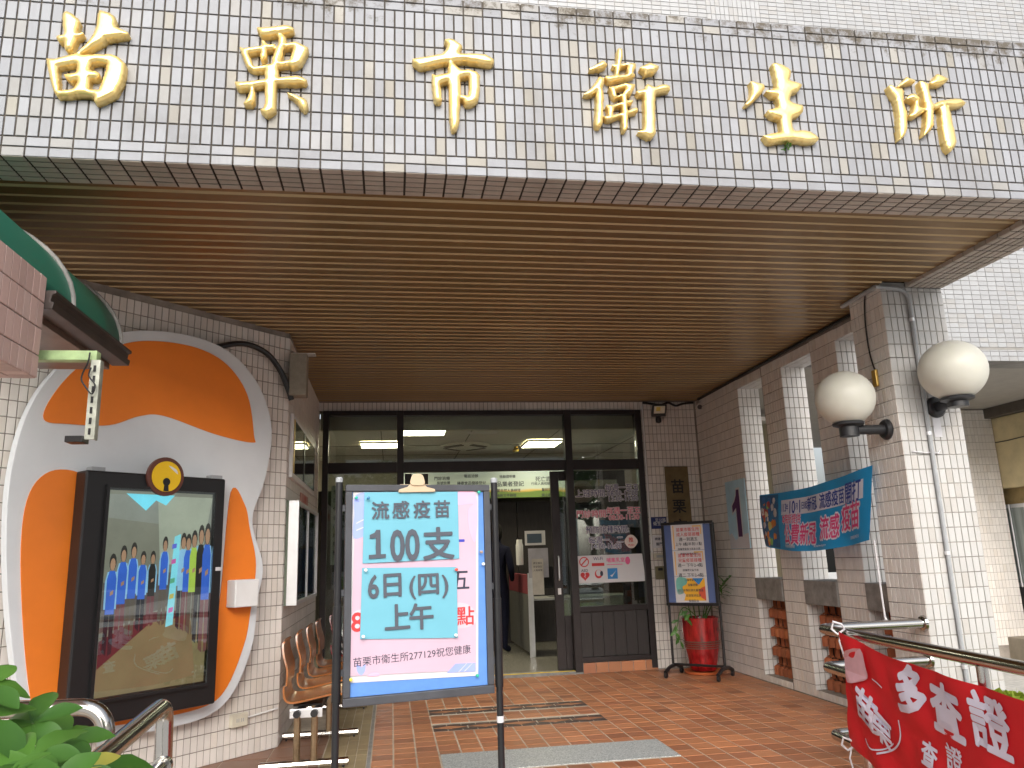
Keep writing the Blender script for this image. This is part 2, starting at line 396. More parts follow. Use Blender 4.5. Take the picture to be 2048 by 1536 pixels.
M_PDARK = tile_mat('dark_inlay', (.055, .035, .032), (.075, .045, .04), rough=.4, dirt_amt=.2, tone=.2)
M_GROUT = mat('grout', (.27, .24, .21), .9, var=.35, scale=5, bump=.3)
M_GROUTD = mat('dark_grout', (.07, .06, .05), .9, var=.4, scale=5, bump=.3)
M_GROUTL = mat('pale_grout', (.24, .235, .225), .9, var=.25, scale=5)
M_GROUTP = mat('pillar_grout', (.34, .325, .30), .9, var=.45, scale=3)
M_GROUTF = mat('floor_grout', (.50, .44, .36), .9, var=.3, scale=3)
M_CONC = mat('concrete', (.24, .235, .225), .85, var=.3, scale=9, bump=.5, bscale=40)
M_SLAT = mat('slat', (.20, .118, .044), .34, metal=.35, var=.14, scale=1.2, stretch=(.4, 6, 6), obj_rnd=.10)
M_LIP = mat('slat_lip', (.42, .30, .155), .4, metal=.2, var=.10, scale=2, obj_rnd=.08)
M_BLACK = mat('black_paint', (.012, .012, .014), .35, var=.3)
M_FRAME = mat('door_frame', (.028, .023, .024), .38, metal=.3, var=.25, scale=4)
M_WOODD = mat('dark_wood_panel', (.022, .018, .018), .45, var=.4, scale=6, stretch=(14, 1, 1), bump=.3)
M_STEEL = mat('stainless', (.56, .55, .53), .17, metal=1., var=.07, scale=3, bump=.03, bscale=300)
M_STEELD = mat('worn_steel', (.36, .27, .17), .33, metal=.9, var=.3, scale=14)
M_ALU = mat('aluminium', (.72, .73, .75), .35, metal=.6, var=.05)
M_WHITE = mat('white_paint', (.76, .77, .78), .45, var=.04)
M_PAPER = mat('paper', (.60, .60, .63), .7, var=.03, scale=3)
M_PVC = mat('grey_pvc', (.34, .36, .38), .4, var=.1)
M_GLASS = glass_mat('glass', (.80, .84, .83))
M_ASPH = mat('asphalt', (.07, .07, .072), .9, var=.25, scale=30, bump=.6, bscale=200)
M_PAVE = mat('pavement', (.52, .51, .485), .85, var=.2, scale=12, bump=.3)

M_BED = mat('soffit_grout', (.035, .028, .022), .9, var=.4, scale=5)
FB, FT = 3.13, 4.13          # underside and top of the canopy fascia
def ceil_z(Y): return 3.165-(Y-.25)/5.25*.055
DN = Vector((0, 0, -1))

# ---------------------------------------------------------------- ground
G().add([(-60, -60, -.2), (60, -60, -.2), (60, 40, -.2), (-60, 40, -.2)], [(0, 1, 2, 3)]).build('ground', M_PAVE, kind='structure')
G().add([(-60, -17, -.196), (60, -17, -.196), (60, -7.5, -.196), (-60, -7.5, -.196)], [(0, 1, 2, 3)]).build('road', M_ASPH, kind='structure')

# ---------------------------------------------------------------- porch floor
porch = G().box(-1.6, 6.2, -1.05, 5.46, -.2, -.0035).build('porch_floor', M_GROUTF, kind='structure')
TF = Tiler(porch, M_FLOOR, t=.0035, name='tile', tilt=.003)
PF = Pl((1.753, 0, -.0035), (1, 0, 0), (0, 1, 0))
PITCH_F = .1545
bandA = (2.06, 3.00, 3.46, 3.23)   # dark inlaid bands (x0, y0, x1, y1)
bandB = (2.06, 3.66, 3.46, 3.88)
gran = (2.066, 1.775, 3.615, 2.265)
def floor_skip(a, b):
    x, y = a+1.753, b
    return any(h[0] < x < h[2] and h[1] < y < h[3] for h in (bandA, bandB, gran))
TF.field(porch, PF, 1.603-1.753, 5.45-1.753, -1.03, 5.46, PITCH_F, PITCH_F, .0115, skip=floor_skip, pa=0)
PB2 = Pl((0, 0, -.0035), (1, 0, 0), (0, 1, 0))
def wallside(x, y): return x-y < -1.95 or (x < .9 and y > 2.7)
TF.field(porch, PB2, -1.2, 1.27, .1, 5.46, .30, .30, .006, mt=M_FBROWN, skip=lambda a, b: wallside(a, b))
TF.field(porch, PB2, 1.275, 1.575, -1.03, 5.46, .075, .15, .005, mt=M_FTAN, stag=.0)
# inlaid pattern: border strips and arrow pieces
for (x0, y0, x1, y1) in (bandA, bandB):
    n = 12; w = (x1-x0)/n
    for k in range(n):
        for (ya, yb) in ((y0, y0+.055), (y1-.055, y1)):
            TF.rec.append((porch, PB2, x0+(k+.5)*w, (ya+yb)/2, w-.008, yb-ya-.006, M_PDARK, False))
ym = []
for (x0, y0, x1, y1) in (bandA, bandB):
    ya, yb = y0+.058, y1-.058; mid = (ya+yb)/2; n = 5; w = (x1-x0)/n
    for k in range(n):
        xa = x0+k*w
        q = G().prism(PB2, [(xa+.01, mid), (xa+w*.5, ya+.004), (xa+w-.01, mid), (xa+w*.5, yb-.004)], 0, .0035).build('inlay_piece', M_FLOOR, porch)
        for sg in (ya+.003, yb-.003):
            G().prism(PB2, [(xa+.006, sg), (xa+w*.5-.012, sg), (xa+.006, mid+(sg-mid)*.16)], 0, .0035).build('inlay_piece', M_PDARK, porch)
            G().prism(PB2, [(xa+w-.006, sg), (xa+w*.5+.012, sg), (xa+w-.006, mid+(sg-mid)*.16)], 0, .0035).build('inlay_piece', M_PDARK, porch)
TF.finish(300)
def granite():
    mt, nt, b = new_mat('granite'); L = nt.links.new
    tc = node(nt, 'ShaderNodeTexCoord'); v = node(nt, 'ShaderNodeTexVoronoi', Scale=170.); L(tc.outputs['Object'], v.inputs['Vector'])
    n1 = node(nt, 'ShaderNodeTexNoise', Scale=90., Detail=4.); L(tc.outputs['Object'], n1.inputs['Vector'])
    cr = node(nt, 'ShaderNodeValToRGB'); e = cr.color_ramp.elements; e[0].position = .12; e[0].color = (.07, .08, .085, 1); e[1].position = .75; e[1].color = (.56, .58, .575, 1)
    x = e.new(.36); x.color = (.30, .33, .34, 1)
    sx = node(nt, 'ShaderNodeSeparateColor'); L(v.outputs['Color'], sx.inputs[0])
    av = node(nt, 'ShaderNodeMath', operation='MULTIPLY_ADD'); av.inputs[1].default_value = .6; L(sx.outputs[0], av.inputs[0])
    a2 = node(nt, 'ShaderNodeMath', operation='MULTIPLY'); a2.inputs[1].default_value = .45; L(n1.outputs[0], a2.inputs[0]); L(a2.outputs[0], av.inputs[2])
    L(av.outputs[0], cr.inputs[0]); L(cr.outputs[0], b.inputs['Base Color']); b.inputs['Roughness'].default_value = .35
    return mt
G().box(gran[0]+.004, gran[2]-.004, gran[1]+.004, gran[3]-.004, -.0033, .001).build('granite_slab', granite(), porch, bevel=.002)
G().box(1.578, 1.600, -1.03, 5.46, -.0033, .002).build('edge_strip', M_CONC, porch)

# ---------------------------------------------------------------- entrance canopy
canopy = thing('entrance_canopy', 'wide tiled entrance canopy with brown slatted ceiling and grey tiled fascia', 'canopy', (2.1, 2.6, FB))
CX0, CX1 = -1.6, 5.75
fascia = G().box(CX0, CX1, .006, .244, FB+.006, FT-.006).build('fascia', M_GROUTD, canopy)
side_beam = G().box(5.456, 5.744, .244, 3.19, FB+.006, FT-.006).build('side_beam', M_GROUTD, canopy)
G().box(CX0, 5.45, .246, 5.6, 3.22, 4.09).build('roof_slab', M_CONC, canopy)
G().box(CX0, CX1, .003, .247, FB+.0045, FB+.0058).build('soffit_bed', M_BED, canopy)
G().box(5.452, 5.748, .25, 1.41, FB+.0045, FB+.0058).build('soffit_bed', M_BED, canopy)
TK = Tiler(canopy, M_TF)
PFa = Pl((0, .006, 0), (1, 0, 0))
TK.field(fascia, PFa, CX0, CX1, FB, FB+.10, .1, .05, .008, .008, pa=0)
TK.field(fascia, PFa, CX0, CX1, FB+.10, FB+.90, .05, .1, .0085, .0085, pa=0)
TK.field(fascia, PFa, CX0, CX1, FB+.90, FT, .1, .05, .008, .008, pa=0)
PSo = Pl((0, .25, FB+.006), (1, 0, 0), (0, -1, 0))
TK.field(fascia, PSo, CX0, CX1, 0, .25, .1, .05, .011, .010, pa=0, mt=M_TS)
PBs = Pl((5.45, .25, FB+.006), (0, 1, 0), (1, 0, 0))
PBs = Pl((5.75, .25, FB+.006), (0, 1, 0), (-1, 0, 0)); PBs.n = DN
PBs = Pl((5.45, 1.41, FB+.006), (0, -1, 0), (-1, 0, 0))
assert PBs.n.z < 0, PBs.n
TK.field(side_beam, PBs, 0, 1.16, -.30, 0, .1, .05, .012, .011, mt=M_TS)
PBi = Pl((5.456, 3.19, 0), (0, -1, 0))
TK.field(side_beam, PBi, 1.78, 2.94, FB, FB+.05, .1, .05, .006, .006, mt=M_TS)
TK.finish(300)
# ceiling: pressed metal strips with a rolled lip of lighter tan, one object each
ceiling = G().box(CX0, 5.5, .26, 5.6, 3.185, 3.215).build('ceiling_board', M_BLACK, canopy)
slat_me = None
for k in range(52):
    Y0 = .256+k*.101; z = ceil_z(Y0+.05)
    x0, x1 = (CX0, 5.449) if Y0 < 1.3 or Y0 > 1.8 else (CX0, 5.249)
    if slat_me is None:
        prof = [(0, .022), (.0, .013), (.003, .010), (.013, -.002), (.016, .0008), (.093, .0008), (.0965, .004), (.0965, .022)]
        L_ = CX1-.3-CX0; g = G(); n = len(prof)
        for xx in (0, L_): g.v += [(xx, y, zz) for y, zz in prof]
        g.f = [(i, i+1, i+1+n, i+n) for i in range(n-1)]
        slat_me = g.mesh('slat', M_SLAT); slat_me.materials.append(M_LIP)
        for p in slat_me.polygons: p.material_index = 1 if p.index in (1, 2) else 0
    o = link('slat', slat_me, canopy, (CX0, Y0, z)); o.scale.x = (x1-CX0)/L_
    o.rotation_euler = (random.gauss(0, .012), 0, random.gauss(0, .0002))

# ---------------------------------------------------------------- gold characters on the fascia, traced from the photograph's pixels
M_GOLD = mat('gold_leaf', (.86, .68, .30), .28, metal=.62, var=.10, scale=9, bump=.22, bscale=22, col2=(.82, .58, .20))
S7 = 1463/200.
GOLD = {
 '苗': (80, 10, 'squat character with grass strokes over a boxed field', [
  [(345,90),(400,90),(480,130),(560,195),(585,240),(545,385),(545,405),(635,405),(640,415),(540,490),(510,560),(470,655),(405,670),(360,655),(345,560),(355,525),(280,545),(240,490),(230,450),(340,430),(350,405),(325,270),(330,150)],
  [(855,75),(900,78),(1020,110),(1095,170),(1115,240),(1110,310),(1200,355),(1290,395),(1300,425),(1270,455),(1100,480),(970,495),(920,545),(800,610),(640,690),(570,720),(530,705),(600,640),(700,540),(770,440),(810,340),(830,220)],
  [(90,770),(190,790),(360,745),(530,705),(620,730),(800,720),(1050,720),(1170,770),(1250,860),(1245,980),(1200,1140),(1110,1310),(980,1380),(830,1440),(790,1420),(780,1370),(800,1345),(700,1315),(580,1310),(400,1335),(250,1335),(210,1290),(160,1150),(115,950),(90,830)]],
  [[(265,910),(400,885),(545,860),(525,985),(400,1005),(340,1010),(380,1080),(430,1120),(480,1115),(540,1095),(530,1150),(470,1230),(290,1245)],
   [(760,850),(840,835),(980,855),(940,1010),(895,1140),(850,1245),(715,1225),(735,1080),(830,1080),(875,1030),(860,980),(800,960),(720,950)]]),
 '栗': (450, 40, 'character with a boxed top over a tree shape', [
  [(455,105),(650,100),(850,72),(940,82),(1015,122),(1000,165),(850,205),(740,210),(640,230),(570,235),(520,220),(480,160)],
  [(760,205),(850,210),(905,270),(895,320),(870,380),(850,500),(810,600),(780,680),(785,800),(760,940),(750,1100),(745,1310),(680,1370),(620,1395),(570,1380),(510,1310),(560,1280),(585,1200),(580,1000),(580,750),(610,690),(680,640),(700,520),(740,420),(780,330),(775,250)],
  [(525,280),(580,300),(615,345),(610,430),(620,490),(610,550),(570,590),(530,600),(510,540),(515,480),(540,380)],
  [(200,375),(270,410),(520,375),(740,345),(745,420),(640,430),(500,460),(340,485),(380,560),(420,680),(540,665),(690,630),(680,705),(560,730),(420,745),(340,710),(280,600),(240,490)],
  [(870,345),(1030,310),(1120,350),(1225,405),(1200,490),(1130,620),(1080,670),(980,690),(930,660),(780,680),(800,610),(950,580),(970,490),(1000,400),(850,405)],
  [(130,890),(200,905),(380,890),(580,865),(770,840),(1050,810),(1130,835),(1210,880),(1180,935),(1000,930),(770,935),(580,955),(400,990),(230,1015),(180,1005),(150,950)],
  [(375,970),(430,980),(445,1110),(430,1200),(390,1240),(290,1240),(260,1215),(310,1150),(345,1080)],
  [(870,1040),(960,1070),(1150,1140),(1200,1170),(1210,1250),(1190,1310),(1150,1330),(1100,1280),(1060,1200),(980,1130)]], []),
 '市': (810, 70, 'character with a long pointed centre stroke', [
  [(565,65),(650,50),(720,65),(840,150),(840,190),(790,265),(780,300),(560,300),(540,270),(590,220),(620,140)],
  [(95,345),(300,315),(540,270),(800,268),(1000,268),(1180,280),(1300,355),(1310,400),(1270,435),(1150,425),(1000,395),(850,380),(700,390),(560,410),(430,435),(280,475),(200,475),(120,410)],
  [(635,380),(690,380),(740,435),(805,490),(810,640),(820,800),(805,1000),(800,1260),(770,1350),(720,1400),(690,1405),(660,1300),(645,1000),(635,700),(630,500)],
  [(395,565),(450,590),(650,548),(650,668),(520,715),(540,930),(540,975),(460,985),(420,930),(400,750)],
  [(790,505),(950,505),(1050,535),(1100,590),(1095,800),(1075,940),(1020,1000),(930,1030),(880,1010),(850,950),(795,910),(795,875),(920,890),(940,760),(930,600),(790,630)]], []),
 '衛': (1155, 85, 'dense character of thin crowded strokes', [
  [(155,395),(260,330),(370,258),(440,310),(430,340),(330,390),(290,380),(270,400)],
  [(85,755),(180,680),(260,580),(320,490),(390,520),(400,570),(370,660),(375,720),(275,720),(220,760),(150,775)],
  [(275,700),(375,690),(385,850),(380,1050),(370,1190),(330,1240),(270,1235),(255,1180),(270,950)],
  [(580,95),(610,80),(665,95),(670,200),(640,300),(640,340),(610,440),(590,490),(550,490),(560,370),(575,250)],
  [(500,318),(560,325),(640,320),(745,290),(745,325),(650,355),(560,360),(515,350)],
  [(735,290),(860,308),(855,360),(810,470),(725,480),(730,380)],
  [(385,490),(560,480),(720,465),(850,455),(850,490),(700,525),(560,555),(480,585),(430,560)],
  [(460,650),(560,635),(700,590),(840,610),(850,640),(800,720),(790,760),(690,760),(620,795),(540,825),(510,780),(490,720)],
  [(650,750),(725,750),(730,900),(740,1050),(740,1250),(700,1300),(665,1290),(650,1180),(655,950)],
  [(415,915),(530,910),(640,870),(800,835),(830,855),(800,885),(650,915),(560,940),(540,960),(510,1075),(450,1075),(440,980)],
  [(380,1080),(520,1060),(640,1030),(870,945),(890,970),(880,1015),(740,1050),(600,1090),(480,1140),(420,1135)],
  [(915,355),(1060,290),(1200,350),(1180,390),(1130,440),(1040,450),(980,480),(985,435),(925,390)],
  [(850,710),(980,680),(1000,620),(1030,605),(1120,650),(1260,605),(1350,630),(1365,690),(1340,705),(1150,740),(960,760),(900,780)],
  [(975,730),(1150,720),(1140,900),(1145,1200),(1150,1330),(1090,1390),(1040,1395),(960,1350),(890,1310),(890,1295),(965,1270),(980,1150),(970,900)]],
  [[(560,690),(720,645),(690,700),(660,750),(570,785)]]),
 '生': (1470, 115, 'character with a broad flat base stroke', [
  [(220,345),(310,360),(430,390),(435,450),(400,510),(330,590),(250,660),(180,705),(140,690),(200,620),(235,530),(245,430)],
  [(540,90),(580,72),(700,105),(790,160),(825,200),(815,280),(795,335),(860,345),(975,385),(980,420),(930,490),(840,520),(820,560),(800,625),(860,665),(1000,700),(1000,790),(950,845),(850,880),(835,920),(840,1000),(870,1070),(1000,1060),(1100,1080),(1180,1130),(1240,1180),(1200,1230),(1080,1250),(850,1215),(700,1225),(520,1255),(480,1235),(410,1140),(560,1105),(685,1085),(670,1000),(665,900),(560,875),(490,820),(470,775),(560,745),(640,720),(625,640),(605,575),(540,565),(450,485),(540,460),(605,440),(600,340),(575,220)]], []),
 '所': (1760, 135, 'character of separate slender hooked strokes', [
  [(245,280),(330,210),(385,130),(430,155),(530,185),(510,215),(420,235),(350,245),(280,285)],
  [(115,270),(160,250),(240,300),(320,300),(355,350),(345,430),(365,570),(400,660),(400,900),(360,1000),(290,1070),(275,880),(270,700),(250,550),(220,460),(160,370)],
  [(385,450),(450,385),(500,375),(580,440),(565,520),(580,580),(640,590),(690,610),(600,680),(520,730),(440,720),(425,700),(470,660),(500,560),(510,500),(440,470)],
  [(570,190),(620,195),(710,240),(725,350),(755,460),(785,560),(800,580),(785,610),(785,850),(745,920),(635,1010),(655,900),(670,780),(675,620),(645,500),(620,380),(580,270)],
  [(725,235),(780,170),(820,100),(860,95),(930,130),(1000,160),(990,200),(930,240),(850,265),(790,260)],
  [(770,540),(900,480),(1080,455),(1180,460),(1260,510),(1240,550),(1100,585),(1040,580),(940,560),(830,610),(770,600)],
  [(880,600),(930,555),(1010,580),(1045,700),(1085,900),(1125,1080),(1105,1150),(1030,1245),(975,1180),(935,1050),(905,850)]], []),
}
def inside(px_, py_, poly):
    c = np.zeros(px_.shape, bool); n = len(poly)
    for i in range(n):
        x1, y1 = poly[i]; x2, y2 = poly[(i+1) % n]
        if y1 == y2: continue
        c ^= ((y1 > py_) != (y2 > py_)) & (px_ < (x2-x1)*(py_-y1)/(y2-y1)+x1)
    return c
def gold_char(ch, ox, oy, desc, polys, holes):
    DEP = .052; pl = Pl((0, .004, 0), (1, 0, 0))
    tr = lambda poly: [pl.ab(ox+x/S7, oy+y/S7, DEP*.8) for x, y in poly]
    P = [tr(q) for q in polys]; H = [tr(q) for q in holes]
    al = np.array([q for p in P for q in p]); st = .0042
    x0, y0 = al.min(0)-.02; x1, y1 = al.max(0)+.02
    xs = np.arange(x0, x1, st); ys = np.arange(y0, y1, st); X, Y = np.meshgrid(xs, ys)
    mk = np.zeros(X.shape, bool)
    for p in P: mk |= inside(X, Y, p)
    for h in H: mk &= ~inside(X, Y, h)
    f = mk.astype(float)
    for _ in range(2):
        q = np.pad(f, 1); f = (q[:-2, 1:-1]+q[2:, 1:-1]+q[1:-1, :-2]+q[1:-1, 2:]+2*q[1:-1, 1:-1])/6
    d = np.full(X.shape, 40.); d[~mk] = 0.          # distance from the outline, in cells
    for _ in range(22):
        q = np.pad(d, 1)
        d = np.minimum(d, np.minimum.reduce([q[:-2, 1:-1], q[2:, 1:-1], q[1:-1, :-2], q[1:-1, 2:]])+1)
        d = np.minimum(d, np.minimum.reduce([q[:-2, :-2], q[2:, :-2], q[:-2, 2:], q[2:, 2:]])+1.414)
    dm = d*st
    for _ in range(3):
        q = np.pad(dm, 1, mode='edge'); dm = (q[:-2, 1:-1]+q[2:, 1:-1]+q[1:-1, :-2]+q[1:-1, 2:]+2*q[1:-1, 1:-1])/6
    hgt = DEP-.016+.016*np.sqrt(np.clip(dm/.018, 0, 1))+.004*np.clip(dm/.04, 0, 1)
    V = []; idx = {}; Fc = []; edges = []
    def vid(key, p):
        if key not in idx: idx[key] = len(V); V.append(p)
        return idx[key]
    ny, nx = X.shape
    for j in range(ny-1):
        row = f[j:j+2]
        for i in np.nonzero((row[:, :-1].max(0) > .5) | (row[:, 1:].max(0) > .5))[0]:
            i = int(i); c = [(i, j), (i+1, j), (i+1, j+1), (i, j+1)]; vals = [f[b, a] for a, b in c]
            poly = []; cut = []
            for k in range(4):
                a, b = c[k], c[(k+1) % 4]; va, vb = vals[k], vals[(k+1) % 4]
                if va > .5: poly.append(vid(a, (xs[a[0]], ys[a[1]], hgt[a[1], a[0]])))
                if (va > .5) != (vb > .5):
                    t = (.5-va)/(vb-va); key = ('e',)+tuple(sorted((a, b)))
                    q = vid(key, (xs[a[0]]+(xs[b[0]]-xs[a[0]])*t, ys[a[1]]+(ys[b[1]]-ys[a[1]])*t, DEP-.016)); poly.append(q); cut.append((q, va > .5))
            if len(poly) >= 3: Fc.append(tuple(poly))
            if len(cut) == 2: edges.append((cut[0][0], cut[1][0]) if cut[0][1] else (cut[1][0], cut[0][0]))
    low = {}
    for a, b in edges:
        for q in (a, b):
            if q not in low: low[q] = len(V); V.append((V[q][0], V[q][1], .0))
        Fc.append((b, a, low[a], low[b]))
    g = G(); g.v = [tuple(pl.p(*v)) for v in V]; g.f = Fc
    return g.build('gold_character', M_GOLD, smooth=True, ang=50, label='raised gold 衛 sign, '.replace('衛', ch)+desc, cat='sign character', group='gold characters on the canopy fascia')
for ch, (ox, oy, desc, polys, holes) in GOLD.items(): gold_char(ch, ox, oy, desc, polys, holes)

# ---------------------------------------------------------------- upper storey and the facade right of the canopy
YF = 3.2
facade = thing('upper_facade', 'pale grey tiled upper storey wall rising behind the canopy', 'wall', (5, YF, 3.0))
zlow = onY(2000, 722, YF).z
f1 = G().box(-2.5, 12.5, YF+.006, YF+.3, 4.10, 8.4).build('upper_wall', M_GROUTL, facade)
f2 = G().box(5.75, 12.5, YF+.006, YF+.3, zlow, 4.098).build('side_wall', M_GROUTL, facade)
TU = Tiler(facade, M_TU, t=.005)
PU = Pl((0, YF+.006, 0), (1, 0, 0))
va = onY(1418, 20, YF).x; va = round(va, 1); vb = round(onY(1516, 30, YF).x, 1)
TU.field(f1, PU, -1.0, va, 5.0, 8.39, .1, .05, .0055)
TU.field(f1, PU, va, vb, 5.0, 8.39, .05, .1, .0055)
TU.field(f1, PU, vb, 12.0, 5.0, 8.39, .1, .05, .0055, pa=vb)
zg = onY(2000, 697, YF).z
TU.field(f2, PU, 5.75, 12.0, zg+.012, 5.0, .1, .05, .0055)
TU.field(f2, PU, 5.75, 12.0, zlow, zg-.012, .1, .05, .0055)
TU.finish(300)

# passage under the side wall: soffit, edge beam, pillar, rendered yellow wall with a window
XY = onZ(2048, 800, zlow).x
passage = thing('side_passage', 'covered passage with grey soffit and stained yellow rendered wall', 'passage', (XY, 5.5, -.2))
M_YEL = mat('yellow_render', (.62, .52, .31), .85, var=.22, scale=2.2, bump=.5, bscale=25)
M_SOF = mat('soffit_paint', (.36, .34, .31), .8, var=.06)
G().box(5.8, 12.5, YF+.31, 9.5, zlow+.004, zlow+.15).build('soffit', M_SOF, passage)
G().box(XY-.06, XY+.22, YF+.31, 9.4, zlow-.13, zlow+.002).build('edge_beam', mat('dark_beam', (.10, .085, .07), .7), passage, bevel=.006)
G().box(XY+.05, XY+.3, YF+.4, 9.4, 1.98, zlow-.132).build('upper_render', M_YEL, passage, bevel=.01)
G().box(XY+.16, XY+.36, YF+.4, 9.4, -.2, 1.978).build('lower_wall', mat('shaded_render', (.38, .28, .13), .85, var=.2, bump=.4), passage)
pw = onX(2008, 1010, XY+.16); pb = onX(2025, 1172, XY+.16)
wy1 = pw.y; wy0 = wy1-1.3; wz1 = pw.z; wz0 = pb.z
win = G().box(XY+.12, XY+.158, wy0, wy1, wz0, wz1).build('window', M_ALU, passage)
G().box(XY+.112, XY+.119, wy0+.05, wy1-.06, wz0+.05, wz1-.05).build('pane', mat('curtain_glass', (.30, .34, .33), .25, var=.35, scale=2, stretch=(1, 9, .4)), win)
for k in range(5): G().box(XY+.085, XY+.10, wy0+.1+k*.26, wy0+.112+k*.26, wz0, wz1).build('window_bar', M_WHITE, win)
G().box(XY+.10, XY+.155, wy0-.4, wy1+.05, .12, wz0-.002).build('base_panel', mat('dark_base', (.075, .072, .07), .6, var=.2), passage)
G().box(XY-.25, XY+.155, wy0-.6, wy1+.1, -.2, .10).build('step', mat('step_stone', (.30, .26, .20), .8, var=.15), passage, bevel=.01)
sag = [Vector((XY+.045, 3.6+i*.4, 2.62-.0*i+.03*math.sin(i*.9))) for i in range(12)]
G().tube(sag, .006, 6).build('wire', M_BLACK, passage)
pq = onZ(1952, 838, zlow-.13); yp = XY
pil = G().box(XY-.95, XY+.04, pq.y-.0, pq.y+.45, -.2, zlow-.002).build('passage_pillar', M_GROUT, passage)
TP_ = Tiler(passage, M_TW, t=.005)
TP_.field(pil, Pl((XY-.95, pq.y, 0), (1, 0, 0)), 0, .99, .0, zlow-.01, .05, .1, .004)
TP_.finish(300)

# ---------------------------------------------------------------- angled wall on the left (45 degrees) and the recess wall behind it
CN = Vector((.92, 2.82, 0)); D45 = Vector((1, 1, 0)).normalized()
WL = 3.25
P45 = Pl(CN-D45*WL, D45)
awall = thing('angled_wall', 'beige tiled wall standing askew behind the orange board', 'wall', CN-D45*1.6)
aw = G().pbox(P45, -.6, WL-.006, -.02, 3.2, -.25, -.006).build('wall_core', M_GROUT, awall)
P45t = Pl(P45.p(0, 0, -.006), D45)
TA = Tiler(awall, M_TW)
u_l, u_r = 1.3, 2.98
TA.field(aw, P45t, -.6, WL, 0, 3.105, .05, .1, .0066, pa=WL-6*.05*15, occ=lambda a, b: u_l < a < u_r and .36 < b < 2.84)
TA.finish(300)
rwall = thing('recess_wall', 'narrow beige tiled side wall carrying the glass notice cabinet', 'wall', (.92, 4.1, 0))
rw = G().box(.70, .914, 2.83, 5.62, -.02, 3.2).build('wall_core', M_GROUT, rwall)
TR_ = Tiler(rwall, M_TW)
TR_.field(rw, Pl((.914, 2.82, 0), (0, 1, 0)), 0, 2.68, 0, 3.105, .05, .1, .0066)
TR_.finish(300)

# ---------------------------------------------------------------- entrance wall (right of the doors, and the lintel over them)
YB = 5.5
ewall = thing('entrance_wall', 'beige tiled wall around the glass entrance doors with brass plaque', 'wall', (5.1, YB, 0))
e1 = G().box(4.735, 5.46, YB+.006, YB+.2, -.02, 3.2).build('wall_core', M_GROUT, ewall)
e2 = G().box(.90, 4.734, YB+.006, YB+.2, 3.002, 3.2).build('lintel', M_GROUT, ewall)
TE = Tiler(ewall, M_TW)
PE = Pl((4.735, YB+.006, 0), (1, 0, 0))
TE.field(e1, PE, 0, .715, .005, 3.105, .05, .1, .0066, occ=lambda a, b: a > .2 and b < .6)
TE.field(e2, PE, -3.82, 0, 3.004, 3.105, .05, .1, .0066)
TE.finish(300)

# ---------------------------------------------------------------- right side wall: solid end, fins, sills and clay screens
XR = 5.45
swall = thing('fin_wall', 'tiled side wall of upright fins with concrete sills and red clay screens', 'wall', (XR, 3.5, 0))
FINS = [(4.29, 5.5), (3.32, 3.735), (2.375, 2.78)]
TS_ = Tiler(swall, M_TW)
PR = Pl((XR+.006, 5.5, 0), (0, -1, 0))
for k, (ya, yb) in enumerate(FINS):
    fn = G().box(XR+.006, XR+.244, ya+.006, yb, -.02, 3.2).build('solid_end' if k == 0 else 'fin', M_GROUT, swall)
    TS_.field(fn, PR, 5.5-yb, 5.5-ya, .005, 3.105, .05, .1, .0066, pa=5.5-ya-.05*40, occ=(lambda a, b: a < .55 and b < 1.3) if k == 0 else None)
    TS_.field(fn, Pl((XR, ya+.006, 0), (1, 0, 0)), 0, .25, .005, 3.105, .05, .1, .0066, mt=M_TI)
OPEN = [(3.735, 4.29), (2.78, 3.32), (1.815, 2.375)]
M_CLAY = tile_mat('clay', (.44, .13, .05), (.48, .16, .06), rough=.7, dirt=(.06, .03, .02), dirt_amt=.45, tone=.25)
clay_me = None
for k, (ya, yb) in enumerate(OPEN):
    ln = G().box(XR+.006, XR+.244, ya+.001, yb, 3.006, 3.2).build('lintel', M_GROUT, swall)
    TS_.field(ln, PR, 5.5-yb, 5.5-ya, 3.0, 3.105, .05, .1, .0066)
    TS_.field(ln, Pl((XR, yb, 3.006), (0, -1, 0), (-1, 0, 0)), 0, yb-ya, -.25, 0, .05, .1, .0066, mt=M_TC)
    cb = G().box(XR+.006, XR+.244, ya+.001, yb, -.02, .066).build('kerb', M_GROUT, swall)
    TS_.field(cb, PR, 5.5-yb, 5.5-ya, .004, .068, .05, .1, .0066)
    G().box(XR-.012, XR+.262, ya+.002, yb-.002, .80, 1.01).build('sill_block', M_CONC, swall, bevel=.006)
    scr = G().box(XR+.165, XR+.175, ya+.001, yb, .067, .80).build('screen_back', M_BLACK, swall)
    if clay_me is None:
        g = G(); n = 7
        prof = [(math.cos(math.pi*i/(n-1))*.044, math.sin(math.pi*i/(n-1))*.05) for i in range(n)]
        top = [(a*.72, b*.62) for a, b in prof]
        for zz, pr in ((-.044, prof), (.03, prof), (.044, top)): g.v += [(-b, a, zz) for a, b in pr]
        for r_ in range(2): g.f += [(r_*n+i, r_*n+i+1, (r_+1)*n+i+1, (r_+1)*n+i) for i in range(n-1)]
        g.f += [tuple(range(n))[::-1], tuple(range(2*n, 3*n))]
        clay_me = g.mesh('brick', M_CLAY)
    nr = 8; nc = int((yb-ya)/.092)
    for r_ in range(nr):
        for c in range(nc+(r_ % 2)):
            y = ya+.05+c*(yb-ya-.1)/(nc-1)-(.046 if r_ % 2 else 0)
            if y < ya+.03 or y > yb-.03: y = min(max(y, ya+.03), yb-.03)
            o = link('brick', clay_me, scr, (XR+.135, y, .112+r_*.0915)); o.rotation_euler = (random.gauss(0, .03), math.pi*(r_ % 2), 0)
TS_.finish(300)

